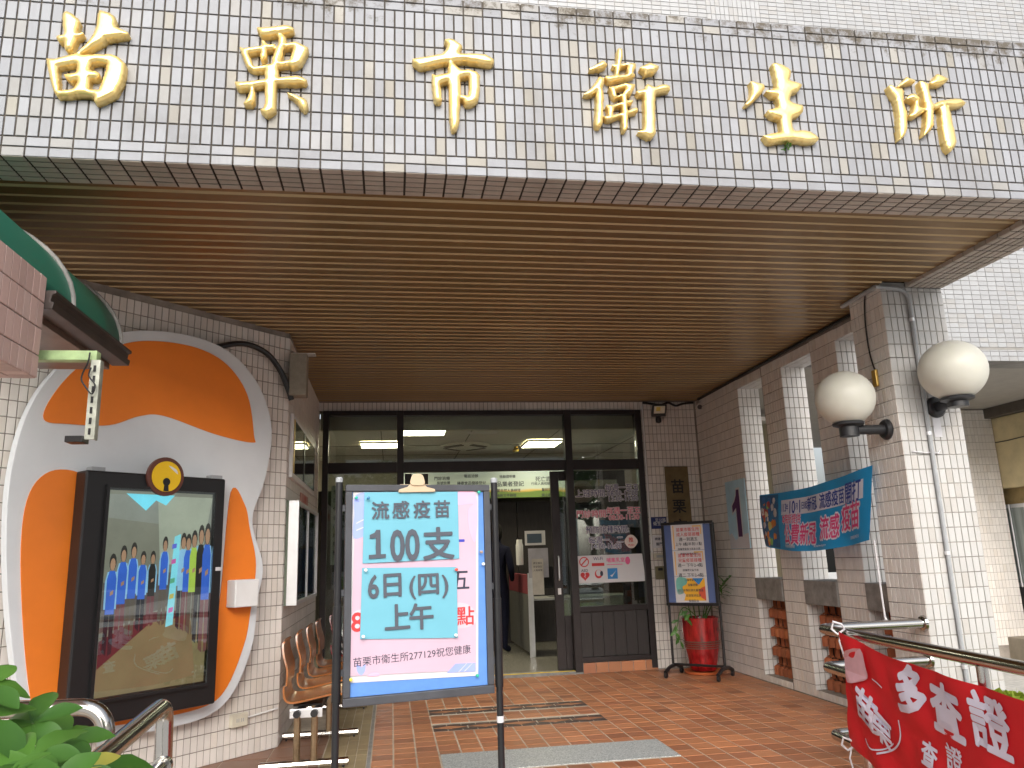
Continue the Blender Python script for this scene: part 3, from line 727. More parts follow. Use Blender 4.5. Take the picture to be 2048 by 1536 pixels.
# ---------------------------------------------------------------- corner pillar
PX0, PX1, PY0, PY1 = 5.25, 5.745, 1.41, 1.81
pillar = thing('corner_pillar', 'square tiled pillar under the canopy carrying both globe lamps', 'pillar', (5.5, 1.6, -.2))
pc = G().box(PX0+.006, PX1, PY0+.006, PY1, -.2, 3.168).build('pillar_core', M_GROUTP, pillar)
TC_ = Tiler(pillar, M_TC)
TC_.field(pc, Pl((PX0, PY0+.006, 0), (1, 0, 0)), 0, PX1-PX0, -.2, FB, .05, .1, .0066)
TC_.field(pc, Pl((PX0+.006, PY1, 0), (0, -1, 0)), 0, PY1-PY0, -.2, 3.155, .05, .1, .0066, mt=M_TW)
TC_.finish(300)
# ================================================================ entrance doors
YD = 5.5
doors = thing('entrance_doors', 'dark metal framed glass entrance with sliding leaf and transom windows', 'door', (2.85, YD, 0))
for x0, x1 in ((.965, 1.03), (1.80, 1.875), (3.775, 3.86), (4.66, 4.733)): G().box(x0, x1, 5.455, 5.565, .02, 2.999).build('upright', M_FRAME, doors, bevel=.004)
def bar(x0, x1, z0, z1, y0=5.46, y1=5.56, nm='rail'): return G().box(x0, x1, y0, y1, z0, z1).build(nm, M_FRAME, doors, bevel=.003)
for x0, x1 in ((1.031, 1.799), (1.876, 3.774), (3.861, 4.659)):
    bar(x0, x1, 2.945, 2.998); bar(x0, x1, 2.285, 2.40)
    G().box(x0+.002, x1-.002, 5.505, 5.511, 2.402, 2.943).build('transom_pane', M_GLASS, doors)
bar(1.031, 1.799, .03, .12); bar(3.861, 4.659, .12, .17); bar(3.861, 4.659, .66, .72)
G().box(1.033, 1.797, 5.505, 5.511, .122, 2.283).build('side_pane', M_GLASS, doors)
G().box(3.863, 4.657, 5.505, 5.511, .722, 2.283).build('side_pane', M_GLASS, doors)
pn = G().box(3.862, 4.658, 5.515, 5.53, .172, .658).build('kick_panel', M_BLACK, doors)
for k in range(6): G().box(3.863+k*.1325, 3.863+(k+1)*.1325-.004, 5.488, 5.5145, .172, .658).build('plank', M_WOODD, pn, bevel=.002)
# sliding leaf pushed open to the right: stile, rails, pane, handle
leaf = G().box(3.60, 3.70, 5.575, 5.615, .035, 2.28).box(4.42, 4.52, 5.575, 5.615, .035, 2.28).box(3.702, 4.418, 5.575, 5.615, 2.17, 2.28).box(3.702, 4.418, 5.575, 5.615, .035, .62).build('sliding_leaf', M_FRAME, doors, bevel=.003)
G().box(3.702, 4.418, 5.592, 5.598, .622, 2.168).build('pane', M_GLASS, leaf)
G().tube([(3.655, 5.56, 1.02), (3.655, 5.545, 1.04), (3.655, 5.545, 1.27), (3.655, 5.56, 1.29)], .009, 8).build('handle', M_ALU, leaf)
G().box(3.635, 3.672, 5.566, 5.574, .86, .93).build('lock_plate', M_WHITE, leaf)
leafL = G().box(1.89, 1.97, 5.575, 5.615, .035, 2.28).box(2.70-.62, 2.70-.54, 5.62, 5.66, .035, 2.28).build('sliding_leaf', M_FRAME, doors, bevel=.003)
sl = G().box(3.862, 4.734, 5.466, 5.60, -.004, .112).build('sill', M_GROUTL, doors)
for k in range(6): G().box(3.866+k*.1455, 3.866+(k+1)*.1455-.007, 5.456, 5.4655, .002, .112).build('brick', M_FLOOR, sl, bevel=.002)
th = G().box(1.0, 3.86, 5.47, 5.62, -.004, .03).build('threshold', M_CONC, doors)
G().box(1.9, 3.775, 5.475, 5.515, .0305, .034).build('yellow_strip', mat('yellow_tape', (.72, .52, .03), .6, var=.15), th)

# ---------------------------------------------------------------- interior seen through the glass
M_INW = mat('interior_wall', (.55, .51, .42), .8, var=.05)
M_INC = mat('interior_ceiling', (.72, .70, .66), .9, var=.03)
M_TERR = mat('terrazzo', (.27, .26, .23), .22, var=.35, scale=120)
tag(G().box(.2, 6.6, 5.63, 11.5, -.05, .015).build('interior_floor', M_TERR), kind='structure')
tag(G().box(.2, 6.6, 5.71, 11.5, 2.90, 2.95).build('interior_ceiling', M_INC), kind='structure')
tag(G().box(.2, 6.6, 11.4, 11.5, .016, 2.899).build('interior_back_wall', mat('dimmed_back_wall', (.12, .115, .10), .8)), kind='structure')  # dimness of the deep hall put into this wall's colour
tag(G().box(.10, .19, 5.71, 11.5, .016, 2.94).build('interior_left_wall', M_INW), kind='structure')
tag(G().box(6.61, 6.7, 5.71, 11.5, .016, 2.94).build('interior_right_wall', M_INW), kind='structure')
tag(G().box(.92, 4.73, 5.64, 5.705, 2.80, 3.0).build('interior_lintel', M_INW), kind='structure')
tag(G().box(.2, 6.6, 9.2, 9.3, 2.42, 2.899).build('interior_beam', M_INW), kind='structure')
M_GRID = mat('grid_grey', (.2, .2, .19), .7)
for x in (1.6, 2.75, 3.9, 5.1): tag(G().box(x, x+.012, 5.75, 9.19, 2.894, 2.8995).build('ceiling_joint', M_GRID), kind='structure')
for y in (7.6, 8.6): tag(G().box(.3, 6.5, y, y+.012, 2.893, 2.8985).build('ceiling_joint', M_GRID), kind='structure')
M_LAMP = mat('lit_diffuser', (1, .90, .62), .5, var=.01, emit=15.0)
def panel(x0, x1, y0, y1, lab):
    t = thing('ceiling_light', lab, 'ceiling light', ((x0+x1)/2, (y0+y1)/2, 2.87), 'lit panels in the hall ceiling')
    G().box(x0, x1, y0, y1, 2.872, 2.890).build('diffuser', M_LAMP, t)
    G().box(x0-.02, x1+.02, y0-.02, y0-.001, 2.866, 2.8935).box(x0-.02, x1+.02, y1+.001, y1+.02, 2.866, 2.8935).box(x0-.02, x0-.001, y0, y1, 2.866, 2.8935).box(x1+.001, x1+.02, y0, y1, 2.866, 2.8935).build('frame', M_WHITE, t)
def zpt(x, y): return onZ(x, y, 2.872)
a, b = zpt(802, 871), zpt(893, 856); panel(a.x, b.x, b.y, a.y, 'lit white panel close behind the transom')
a, b = zpt(724, 896), zpt(800, 886); panel(a.x, zpt(801, 890).x, b.y, a.y, 'lit white panel further in on the left half of the hall')
a, b = zpt(1043, 895), zpt(1125, 882); panel(a.x, b.x, b.y, a.y, 'lit white panel further in beside the yellow sprinkler')
ac = thing('air_conditioner', 'round vaned cassette air conditioner flush in the hall ceiling', 'air conditioner', tuple(zpt(930, 895)))
q = zpt(930, 893)
G().lathe([(.36, .022), (.36, .0), (.33, -.012), (.14, -.016), (.13, -.03), (.0, -.034)], q, 20).build('grille', M_INC, ac, smooth=True)
for k in range(4):
    an = k*math.pi/2+math.pi/4; c = q+Vector((math.cos(an)*.25, math.sin(an)*.25, -.02))
    G().obox(c, (math.cos(an)*.035, math.sin(an)*.035, .004), (-math.sin(an)*.16, math.cos(an)*.16, 0), (0, 0, .004)).build('vane', mat('vane_dark', (.07, .07, .07), .6), ac)
q = onZ(1032, 897, 2.87)
G().lathe([(.0, -.06), (.05, -.045), (.055, -.02), (.03, .0), (.03, .025)], q, 12).build('sprinkler', mat('brass', (.62, .42, .08), .35, metal=.7), smooth=True, label='small brass ceiling sprinkler beside a lit panel', cat='sprinkler')
# hanging white plate, lettered banner
hp = Pl(onY(935, 868, 6.4), (1, 0, 0)); w_ = (onY(994, 868, 6.4)-hp.o).x
hs_ = thing('hanging_plate', 'blank white plate hanging behind the transom window', 'sign', hp.o)
G().pbox(hp, 0, w_, 0, .17, -.01, .01).build('plate', M_WHITE, hs_); G().pbox(hp, .0, w_, .171, .21, -.011, .011).build('header', mat('plate_header', (.55, .50, .48), .6), hs_)
for a in (.1, .2): G().tube([hp.p(a, .21), hp.p(a, .5)], .004, 6).build('hanger', M_ALU, hs_)
YN = 8.2
b0 = onY(800, 1000, YN); b1 = onY(1150, 1000, YN)
bn = Pl(Vector((b0.x, YN, b0.z)), (1, 0, 0)); bw = (b1-b0).length; bh = .55
ban = thing('service_banner', 'long pale green banner listing services above the inner counter', 'banner', bn.o)
def grad():
    mt, nt, b = new_mat('banner_print'); L = nt.links.new
    tc = node(nt, 'ShaderNodeTexCoord'); sx = node(nt, 'ShaderNodeSeparateXYZ'); L(tc.outputs['Generated'], sx.inputs[0])
    nz = node(nt, 'ShaderNodeTexNoise', Scale=4., Detail=3.); L(tc.outputs['Generated'], nz.inputs['Vector'])
    av = node(nt, 'ShaderNodeMath', operation='MULTIPLY_ADD'); av.inputs[1].default_value = -.25; L(nz.outputs[0], av.inputs[0]); L(sx.outputs[2], av.inputs[2])
    cr = node(nt, 'ShaderNodeValToRGB'); e = cr.color_ramp.elements; e[0].position = -.0; e[0].color = (.13, .21, .05, 1); e[1].position = .12; e[1].color = (.46, .55, .50, 1)
    x = e.new(.05); x.color = (.60, .40, .10, 1); x = e.new(.75); x.color = (.36, .47, .52, 1)
    L(av.outputs[0], cr.inputs[0]); L(cr.outputs[0], b.inputs['Base Color']); b.inputs['Roughness'].default_value = .5
    return mt
G().pbox(bn, 0, bw, 0, bh, -.01, 0).build('sheet', grad(), ban)
M_INK = mat('dark_ink', (.03, .035, .06), .7, var=.05)
def bx(x, y): return bn.ab(x, y)
for s_, x, y, sz in (('食品業者登記', 1015, 968, .085), ('從業自然人員辦理', 1014, 981, .052), ('檢附文件辦理', 1013, 991, .05), ('檢驗證明書', 1015, 953, .05), ('死亡證明', 1092, 958, .085), ('行政人員相驗申請', 1088, 967, .05), ('醫師到府', 1096, 979, .05), ('開立證明', 1096, 990, .05), ('電話洽辦', 942, 952, .055), ('健康食品健檢登記', 943, 966, .055), ('門診治療', 884, 957, .06), ('掛號批價', 887, 966, .05)):
    text(s_, bn, *bx(x, y), sz, M_INK, ban, bold=.012)
# counter, desk, papers
pc0 = onZ(1066, 1314, .015); pc1 = onZ(1018, 1290, .015)
ctr = thing('reception_counter', 'reception counter with maroon topped grey partition and pale desk', 'counter', pc0)
px0 = pc0.x; py0 = pc0.y; py1 = pc1.y+.25
M_MAR = mat('maroon_fabric', (.24, .045, .06), .75, var=.1, scale=40); M_GRP = mat('grey_fabric', (.13, .13, .125), .75, var=.1, scale=40)
for k in range(2):
    ya = py0+.02+k*(py1-py0-.02)/2; yb = ya+(py1-py0-.02)/2-.012
    G().box(px0-.03, px0+.03, ya, yb, .06, .80).build('lower_panel', M_GRP, ctr, bevel=.004)
    G().box(px0-.03, px0+.03, ya, yb, .806, 1.06).build('upper_panel', M_MAR, ctr, bevel=.004)
G().box(px0-.035, px0+.035, py0-.02, py0+.015, .015, 1.08).build('end_post', M_ALU, ctr)
G().box(px0+.04, px0+1.4, py0+.03, py0+.62, .72, .75).build('desk_top', mat('desk_grey', (.42, .43, .42), .5), ctr, bevel=.004)
G().box(px0+.42, px0+1.4, py0+.08, py0+.10, .30, .718).build('modesty_panel', mat('pale_green_panel', (.50, .54, .46), .6), ctr)
G().box(px0+.42, px0+1.4, py0+.078, py0+.102, .04, .298).build('kick_panel', mat('blue_grey_panel', (.22, .27, .32), .6), ctr)
def sheet(name, pl, a0, a1, b0, b1, mt, lab, cat, c=.004, grp=None):
    return G().pbox(pl, a0, a1, b0, b1, 0, c).build(name, mt, label=lab, cat=cat, group=grp)
def pxsheet(name, Y, x0, y0, x1, y1, mt, lab, cat, pl_only=False):
    p0 = onY(x0, y1, Y); p1 = onY(x1, y1, Y); p2 = onY(x0, y0, Y); pl = Pl(p0, (1, 0, 0))
    t = thing(name, lab, cat, p0); G().pbox(pl, 0, p1.x-p0.x, 0, p2.z-p0.z, 0, .004).build('sheet', mt, t)
    return t, pl, p1.x-p0.x, p2.z-p0.z
Yc = py0-.01
t, pl, w_, h_ = pxsheet('poster', py1+.35, 1062, 1018, 1128, 1126, mat('cream_poster', (.46, .43, .33), .7), 'cream poster with a red key border behind the counter', 'poster')
M_RED = mat('red_ink', (.55, .035, .04), .6, var=.05)
for q in ((0, w_, h_-.035, h_), (0, .035, 0, h_-.036)): G().pbox(pl, *q, .0045, .006).build('border', M_RED, t)
text('為您服務', pl, w_*.56, h_*.83, w_*.24, M_RED, t, c=.007, bold=.02)
for k in range(6): text('服務櫃台開放', pl, w_*.55, h_*(.62-k*.1), w_*.12, M_INK, t, c=.007)
t, pl, w_, h_ = pxsheet('card_sign', Yc-.03, 1050, 1062, 1091, 1091, M_WHITE, 'white framed card with a dark blue field above the counter', 'sign')
G().pbox(pl, .03, w_-.05, .03, h_-.04, .0045, .007).build('field', mat('slate_print', (.09, .13, .18), .6), t)
t, pl, w_, h_ = pxsheet('plastic_sheet', Yc-.02, 1058, 1097, 1098, 1156, mat('milky_sheet', (.48, .47, .53), .4), 'milky plastic screen standing on the counter end', 'screen')
t, pl, w_, h_ = pxsheet('paper_notice', Yc-.06, 1066, 1118, 1089, 1190, mat('notice_paper', (.60, .56, .52), .7), 'long paper notice taped to the counter screen', 'notice')
for k, s_ in enumerate(('請至櫃台', '掛號登記', '人員辦理')): text(s_, pl, w_*.5, h_*(.88-k*.1), w_*.2, M_INK, t, c=.006)
q = onY(1039, 1100, Yc+.2)
G().lathe([(.045, -.2), (.05, -.19), (.05, .06), (.04, .1), (.04, .14)], q, 14).build('paper_roll_tube', M_WHITE, smooth=True, label='upright white tube standing on the maroon counter', cat='tube')
q = onY(1113, 1165, py0+.35)
mon = thing('monitor', 'black desk monitor standing on the pale desk', 'monitor', (q.x, q.y, .75))
G().box(q.x-.22, q.x+.22, q.y-.02, q.y+.02, .86, 1.16).build('screen', M_BLACK, mon, bevel=.006)
G().box(q.x-.03, q.x+.03, q.y-.015, q.y+.03, .755, .859).build('neck', M_BLACK, mon); G().box(q.x-.12, q.x+.12, q.y-.09, q.y+.1, .7505, .7545).build('foot', M_BLACK, mon)
# dark cabinets added to darken the view in, and a figure beyond the open leaf
cb_ = thing('darkening_cabinet', 'dark cabinets added at the back of the hall to darken it', 'cabinet', (3.2, 9.0, .016))
for k in range(5):
    d_ = G().box(1.6+k*.7, 2.29+k*.7, 8.75, 9.15, .016, 2.15).build('door', M_WOODD, cb_, bevel=.006); G().box(2.2+k*.7, 2.215+k*.7, 8.735, 8.749, 1.0, 1.15).build('handle', M_ALU, d_)
def person():
    base = onZ(1002, 1290, .015); base = Vector((base.x-.17, 7.6, .015))
    J = {'pel': (0, 0, .92), 'sp': (0, .01, 1.12), 'ch': (0, .0, 1.32), 'nk': (0, -.01, 1.46), 'hd': (.01, -.03, 1.58), 'tp': (.01, -.03, 1.68)}
    for s_, n in ((-1, 'l'), (1, 'r')):
        J.update({n+'h': (s_*.095, 0, .88), n+'k': (s_*.10, -.01, .48), n+'a': (s_*.10, .03, .09), n+'t': (s_*.12, -.12, .04), n+'s': (s_*.17, 0, 1.38), n+'e': (s_*.23, .02, 1.12), n+'w': (s_*.17, -.16, .98), n+'f': (s_*.14, -.24, .98)})
    rad = dict(pel=.15, sp=.135, ch=.15, nk=.06, hd=.095, tp=.08, h=.11, k=.075, a=.05, t=.045, s=.075, e=.055, w=.04, f=.035)
    names = list(J); E = [('pel', 'sp'), ('sp', 'ch'), ('ch', 'nk'), ('nk', 'hd'), ('hd', 'tp')]
    for n in 'lr': E += [('pel', n+'h'), (n+'h', n+'k'), (n+'k', n+'a'), (n+'a', n+'t'), ('ch', n+'s'), (n+'s', n+'e'), (n+'e', n+'w'), (n+'w', n+'f')]
    me = bpy.data.meshes.new('body'); me.from_pydata([J[n] for n in names], [(names.index(a), names.index(b)) for a, b in E], [])
    root = thing('person', 'person in dark navy clothes standing at the counter beyond the doorway', 'person', base)
    o = bpy.data.objects.new('body', me); COL.objects.link(o); o.parent = root; o.rotation_euler.z = R(150)
    me.materials.append(mat('navy_cloth', (.008, .009, .022), .9, var=.2, spec=.15))
    sk = o.modifiers.new('skin', 'SKIN'); sv = me.skin_vertices[0].data
    for i, n in enumerate(names):
        r = rad.get(n, rad.get(n[1:], .05)); sv[i].radius = (r, r*.85)
    sv[0].use_root = True
    s2 = o.modifiers.new('sub', 'SUBSURF'); s2.levels = 2; s2.render_levels = 2
    h = G().lathe([(.0, .125), (.06, .115), (.098, .06), (.105, .0), (.095, -.07), (.07, -.11)], base+Vector((-.0, .02, 1.63)), 16).build('hair', mat('black_hair', (.006, .005, .005), .85, spec=.2), root, smooth=True)
person()
# low cabinet / plants inside the left pane
t = thing('inner_plant', 'leafy green plant in a pale pot behind the left pane', 'plant', (1.25, 5.9, .02))
G().lathe([(.09, .0), (.12, .3), (.11, .32), (.10, .3)], (1.25, 5.9, .5), 16).build('pot', mat('pale_pot', (.42, .47, .45), .5), t, smooth=True)
G().box(1.08, 1.7, 5.75, 6.1, .016, .498).build('low_stand', M_WOODD, label='low dark stand under the pale potted plant', cat='stand', bevel=.006)
M_LEAFD = leaf_mat('dark_leaf', (.015, .045, .012), (.05, .11, .03))
lg = G()
for k in range(26):
    an = random.uniform(0, 6.28); el = random.uniform(.2, 1.3); L_ = random.uniform(.12, .24)
    d = Vector((math.cos(an)*math.cos(el), math.sin(an)*math.cos(el), math.sin(el))); s_ = d.cross(Vector((0, 0, 1))).normalized()*.035
    c0 = Vector((1.25, 5.9, .80)); m1 = c0+d*L_*.6+s_; m2 = c0+d*L_*.6-s_; e = c0+d*L_-Vector((0, 0, .03)); lg.add([c0, m1, e, m2], [(0, 1, 2, 3)])
lg.build('foliage', M_LEAFD, t)
# lettered strip seen through the left pane
t, pl, w_, h_ = pxsheet('hanging_scroll', 5.75, 660, 972, 678, 1130, mat('pale_scroll', (.40, .43, .36), .7), 'pale hanging strip with small vertical writing behind the left pane', 'strip')
for k, s_ in enumerate('預防保健門診服務'): text(s_, pl, w_*.5, h_*(.92-k*.11), w_*.55, M_INK, t, c=.006)

# ---------------------------------------------------------------- lettering and stickers on the right pane
PG = Pl((3.86, 5.505, 0), (1, 0, 0))
M_STK = mat('sticker_white', (.95, .95, .96), .6, var=.03); M_STN = mat('sticker_navy', (.05, .05, .16), .6, var=.05); M_STP = mat('sticker_pink', (.60, .06, .14), .6, var=.05)
def sticker(lab, rows, mt):
    c = PG.ab(*rows[0][1:3]); t = thing('glass_lettering', lab, 'lettering', PG.p(*c))
    for s_, x, y, hpx in rows:
        a, b = PG.ab(x, y); sz = hpx/168.*1.06
        text(s_, PG, a, b, sz, M_STK, t, c=.0015, bold=.06, name='outline', sx=.96)
        text(s_, PG, a, b, sz, mt, t, c=.004, bold=.012, sx=.96)
sticker('navy lettering 上班時間 with the working hours on the pane', [('上班時間:', 1182, 987, 15), ('每週一至五', 1244, 975, 14), ('08:00-12:00', 1245, 986, 13), ('13:00-17:00', 1246, 997, 13)], M_STN)
sticker('pink lettering 門診時間 with the clinic hours on the pane', [('門診時間:', 1184, 1028, 15), ('每週一至五', 1247, 1021, 14), ('08:30-11:30', 1248, 1034, 13)], M_STP)
sticker('navy lettering 預防接種時間 with two weekday times on the pane', [('預防接種時間:', 1215, 1059, 14), ('每週一、二', 1212, 1080, 14), ('14:00-16:00', 1212, 1092, 13)], M_STN)
a, b = PG.ab(1262, 1083)
t = thing('round_sticker', 'round cream sticker with red writing on the pane', 'sticker', PG.p(a, b))
G().prism(PG, [(a+.075*math.cos(k*math.pi/12)*(1+.08*math.cos(k*math.pi/3)), b+.078*math.sin(k*math.pi/12)) for k in range(24)], .001, .003).build('disc', mat('cream_sticker', (.70, .62, .58), .5), t)
text('推', PG, a, b+.02, .06, M_RED, t, c=.004, bold=.02); text('PUSH', PG, a, b-.04, .03, M_RED, t, c=.004, bold=.02)
a0, b0 = PG.ab(1156, 1165); a1, b1 = PG.ab(1285, 1110)
t = thing('icon_sheet', 'white sheet of small service icons across the pane', 'sign', PG.p(a0, b0))
G().prism(PG, [PG.ab(1155, 1112), PG.ab(1284, 1107), PG.ab(1291, 1162), PG.ab(1158, 1167)], .001, .0035).build('sheet', M_PAPER, t)
M_BLUE = mat('print_blue', (.03, .22, .55), .6); M_PINKP = mat('print_pink', (.75, .12, .30), .6)
def dot(x, y, r, mt, c=.0045, nm='icon', n=18, sy=1.):
    a, b = PG.ab(x, y); return G().prism(PG, [(a+r*math.cos(k*2*math.pi/n), b+r*sy*math.sin(k*2*math.pi/n)) for k in range(n)], c-.0006, c).build(nm, mt, t)
dot(1168, 1124, .058, M_RED); dot(1168, 1124, .046, M_PAPER, .0055)
a, b = PG.ab(1168, 1124); G().prism(PG, [(a-.04, b-.03), (a-.03, b-.04), (a+.04, b+.03), (a+.03, b+.04)], .0056, .0062).build('icon', M_RED, t)
text('Wi-Fi', PG, *PG.ab(1196, 1117), .05, M_STN, t, c=.005, bold=.01); a, b = PG.ab(1196, 1129); G().pbox(PG, a-.075, a+.075, b-.017, b+.017, .004, .005).build('icon', M_RED, t)
text('哺集乳室', PG, *PG.ab(1231, 1120), .056, M_PINKP, t, c=.005, bold=.02); a, b = PG.ab(1230, 1128); G().pbox(PG, a-.1, a+.09, b-.008, b, .004, .005).build('icon', M_PINKP, t)
dot(1255, 1121, .03, M_PINKP, sy=1.5)
text('AED', PG, *PG.ab(1169, 1141), .042, M_INK, t, c=.005, bold=.015)
a, b = PG.ab(1170, 1152)
hp_ = [(a+.0034*16*math.sin(k*math.pi/14)**3, b+.0034*(13*math.cos(k*math.pi/14)-5*math.cos(k*math.pi/7)-2*math.cos(3*k*math.pi/14)-math.cos(2*k*math.pi/7))) for k in range(28)]
G().prism(PG, hp_, .004, .005).build('icon', M_RED, t); G().prism(PG, [(a-.004, b+.03), (a+.012, b+.005), (a, b+.002), (a+.006, b-.025), (a-.012, b), (a, b+.004)], .0052, .0058).build('icon', M_PAPER, t)
dot(1197, 1148, .045, M_RED, sy=1.1); dot(1197, 1146, .03, M_PAPER, .0055, sy=1.2); dot(1203, 1147, .018, M_INK, .006, sy=1.7)
a, b = PG.ab(1225, 1147); G().pbox(PG, a-.06, a+.06, b-.06, b+.06, .004, .005).build('icon', M_BLUE, t)
G().prism(PG, [(a-.03, b-.02), (a-.01, b-.04), (a+.045, b+.035), (a+.0, b-.01)], .0052, .006).build('icon', M_PAPER, t)

# ---------------------------------------------------------------- fittings on the entrance wall
PEW = Pl((4.735, 5.5, 0), (1, 0, 0))
M_BRONZE = mat('bronze', (.17, .125, .06), .45, metal=.3, var=.2)
a0, b1 = PEW.ab(1328, 934); a1, _ = PEW.ab(1374, 934)
t = thing('brass_plaque', 'tall dark brass plaque with black characters beside the doors', 'plaque', PEW.p(a0, .75))
G().pbox(PEW, a0, a1, .78, b1, .001, .022).build('plate', M_BRONZE, t, bevel=.003)
for k, ch in enumerate('苗栗市衛生所'): text(ch, PEW, (a0+a1)/2, b1-.24-k*.235, .175, M_BLACK, t, c=.0235, bold=.022)
a0, b0 = PEW.ab(1303, 1058); a1, b1 = PEW.ab(1332, 1034)
t = thing('address_plate', 'small navy address plate with white writing under the plaque', 'plate', PEW.p(a0, b0))
G().pbox(PEW, a0, a1, b0, b1, .001, .008).build('plate', mat('navy_plate', (.015, .03, .14), .4), t)
text('至公路', PEW, (a0+a1)/2+.02, b1-.035, .045, M_WHITE, t, c=.0095); text('衛生所', PEW, (a0+a1)/2, b0+.06, .05, M_WHITE, t, c=.0095)
a0, b0 = PEW.ab(1306, 1096); a1, b1 = PEW.ab(1330, 1070)
t = thing('door_notice', 'small white vertical notice stuck beside the doors', 'notice', PEW.p(a0, b0)); G().pbox(PEW, a0, a1, b0, b1, .001, .004).build('sheet', M_PAPER, t); text('請隨手', PEW, (a0+a1)/2, (b0+b1)/2+.03, .035, M_INK, t, c=.006, bold=.02); text('關門', PEW, (a0+a1)/2, (b0+b1)/2-.03, .04, M_INK, t, c=.006, bold=.02)
a0, b0 = PEW.ab(1306, 1119); a1, b1 = PEW.ab(1332, 1106)
t = thing('intercom', 'off-white intercom box under the small notice', 'intercom', PEW.p(a0, b0)); G().pbox(PEW, a0, a1, b0, b1, .001, .045).build('case', mat('ivory_plastic', (.52, .49, .40), .5), t, bevel=.006); G().pbox(PEW, a0+.03, a1-.03, b0+.02, b1-.02, .0455, .048).build('button_panel', M_PVC, t)
a0, b0 = PEW.ab(1311, 1159); a1, b1 = PEW.ab(1328, 1132)
t = thing('key_switch', 'olive metal key switch plate beside the door', 'switch', PEW.p(a0, b0)); G().pbox(PEW, a0, a1, b0, b1, .001, .03).build('case', mat('olive_metal', (.22, .20, .12), .4, metal=.5), t, bevel=.004); G().pbox(PEW, a0+.03, a1-.03, b1-.05, b1-.02, .0305, .034).build('flap', M_BLACK, t)
a, b = PEW.ab(1283, 812); a2, b2 = PEW.ab(1303, 1105)
G().tube([PEW.p(a, b, .012), PEW.p(a, b2, .012)], .011, 8).build('white_conduit', M_WHITE, smooth=True, label='thin white conduit running down beside the doors', cat='conduit')
# floodlight and camera
c = PEW.p(*PEW.ab(1311, 826)); fl = thing('floodlight', 'small black floodlight with sensor above the plaque', 'floodlight', c)
pf = Pl(c+Vector((0, -.14, 0)), Vector((1, -.15, 0)), Vector((0, -.45, 1)))
G().pbox(pf, -.085, .085, -.075, .075, -.05, 0).build('housing', M_BLACK, fl, bevel=.008); G().pbox(pf, -.065, .065, -.03, .06, .001, .006).build('lens', mat('floodlight_lens', (.70, .68, .55), .2), fl); G().pbox(pf, -.04, .01, .0, .05, .0065, .009).build('diode', mat('led_yellow', (.65, .52, .10), .4), fl)
G().tube([c+Vector((0, -.005, .03)), c+Vector((0, -.10, .04))], .018, 8).build('arm', M_BLACK, fl); G().lathe([(.0, -.06), (.03, -.05), (.035, -.02), (.03, .02)], pf.p(0, -.10, -.02), 14).build('sensor', M_BLACK, fl, smooth=True)
c = PEW.p(*PEW.ab(1389, 814)); cc = thing('security_camera', 'white bullet security camera in the porch corner', 'camera', c)
G().tube([c+Vector((.03, -.01, .03)), c+Vector((.02, -.08, .02))], .022, 10).build('mount', M_WHITE, cc); dv = Vector((-.35, -.8, -.45)).normalized()
G().lathe([(.03, -.07), (.042, -.05), (.042, .09), (.048, .10), (.045, .105)], c+Vector((.02, -.12, .01)), 16, dv).build('housing', mat('camera_grey', (.55, .53, .5), .4), cc, smooth=True); G().lathe([(.03, .1055), (.03, .112), (.0, .113)], c+Vector((.02, -.12, .01)), 14, dv).build('lens', M_BLACK, cc)
pts = [PEW.p(*PEW.ab(x, y), .02) for x, y in ((1284, 806), (1300, 808), (1320, 811), (1335, 806), (1350, 812), (1365, 808), (1385, 806))]
G().tube(catmull([tuple(p) for p in pts], 4, False), .014, 7).build('cable_bundle', M_BLACK, smooth=True, label='black cables sagging along the wall top beside the floodlight', cat='cable')
# sign with the numeral one on the side wall
PSW = Pl((XR-.002, 5.5, 0), (0, -1, 0))
qs = [PSW.ab(*q) for q in ((1452, 965), (1490, 953), (1502, 1095), (1463, 1098))]
t = thing('number_sign', 'light blue placard with a purple numeral one', 'sign', PSW.p(*qs[3])); a0 = (qs[0][0]+qs[3][0])/2; a1 = (qs[1][0]+qs[2][0])/2; b0 = qs[3][1]; b1 = qs[0][1]
G().pbox(PSW, a0, a1, b0, b1, .002, .012).build('board', mat('sky_blue_print', (.42, .64, .76), .5, var=.15, scale=3), t)
G().prism(PSW, [(a0+.004, b0+.004), (a1-.004, b0+.004), (a1-.004, b0+.16), (a1-.1, b0+.15), (a1-.2, b0+.10), (a0+.25, b0+.12), (a0+.15, b0+.09), (a0+.07, b0+.17), (a0+.004, b0+.15)], .0125, .0135).build('cloud_print', M_PAPER, t)
one = [(.22, .62), (.30, .62), (.30, .10), (.215, .10), (.215, .46), (.13, .40), (.13, .475)]
PO1 = Pl(PSW.p((a0+a1)/2-.10, (b0+b1)/2-.24), PSW.u)
G().prism(PO1, [(.075, -.02), (.215, -.02), (.215, .52), (.12, .52), (.105, .46), (.06, .40), (-.02, .345), (-.02, .23), (.075, .275)], .0137, .0145).build('numeral_edge', M_PAPER, t)
G().prism(PO1, [(.095, .0), (.195, .0), (.195, .50), (.13, .50), (.115, .44), (.065, .38), (.0, .335), (.0, .26), (.095, .31)], .0147, .0155).build('numeral', mat('purple_print', (.075, .015, .10), .5), t)
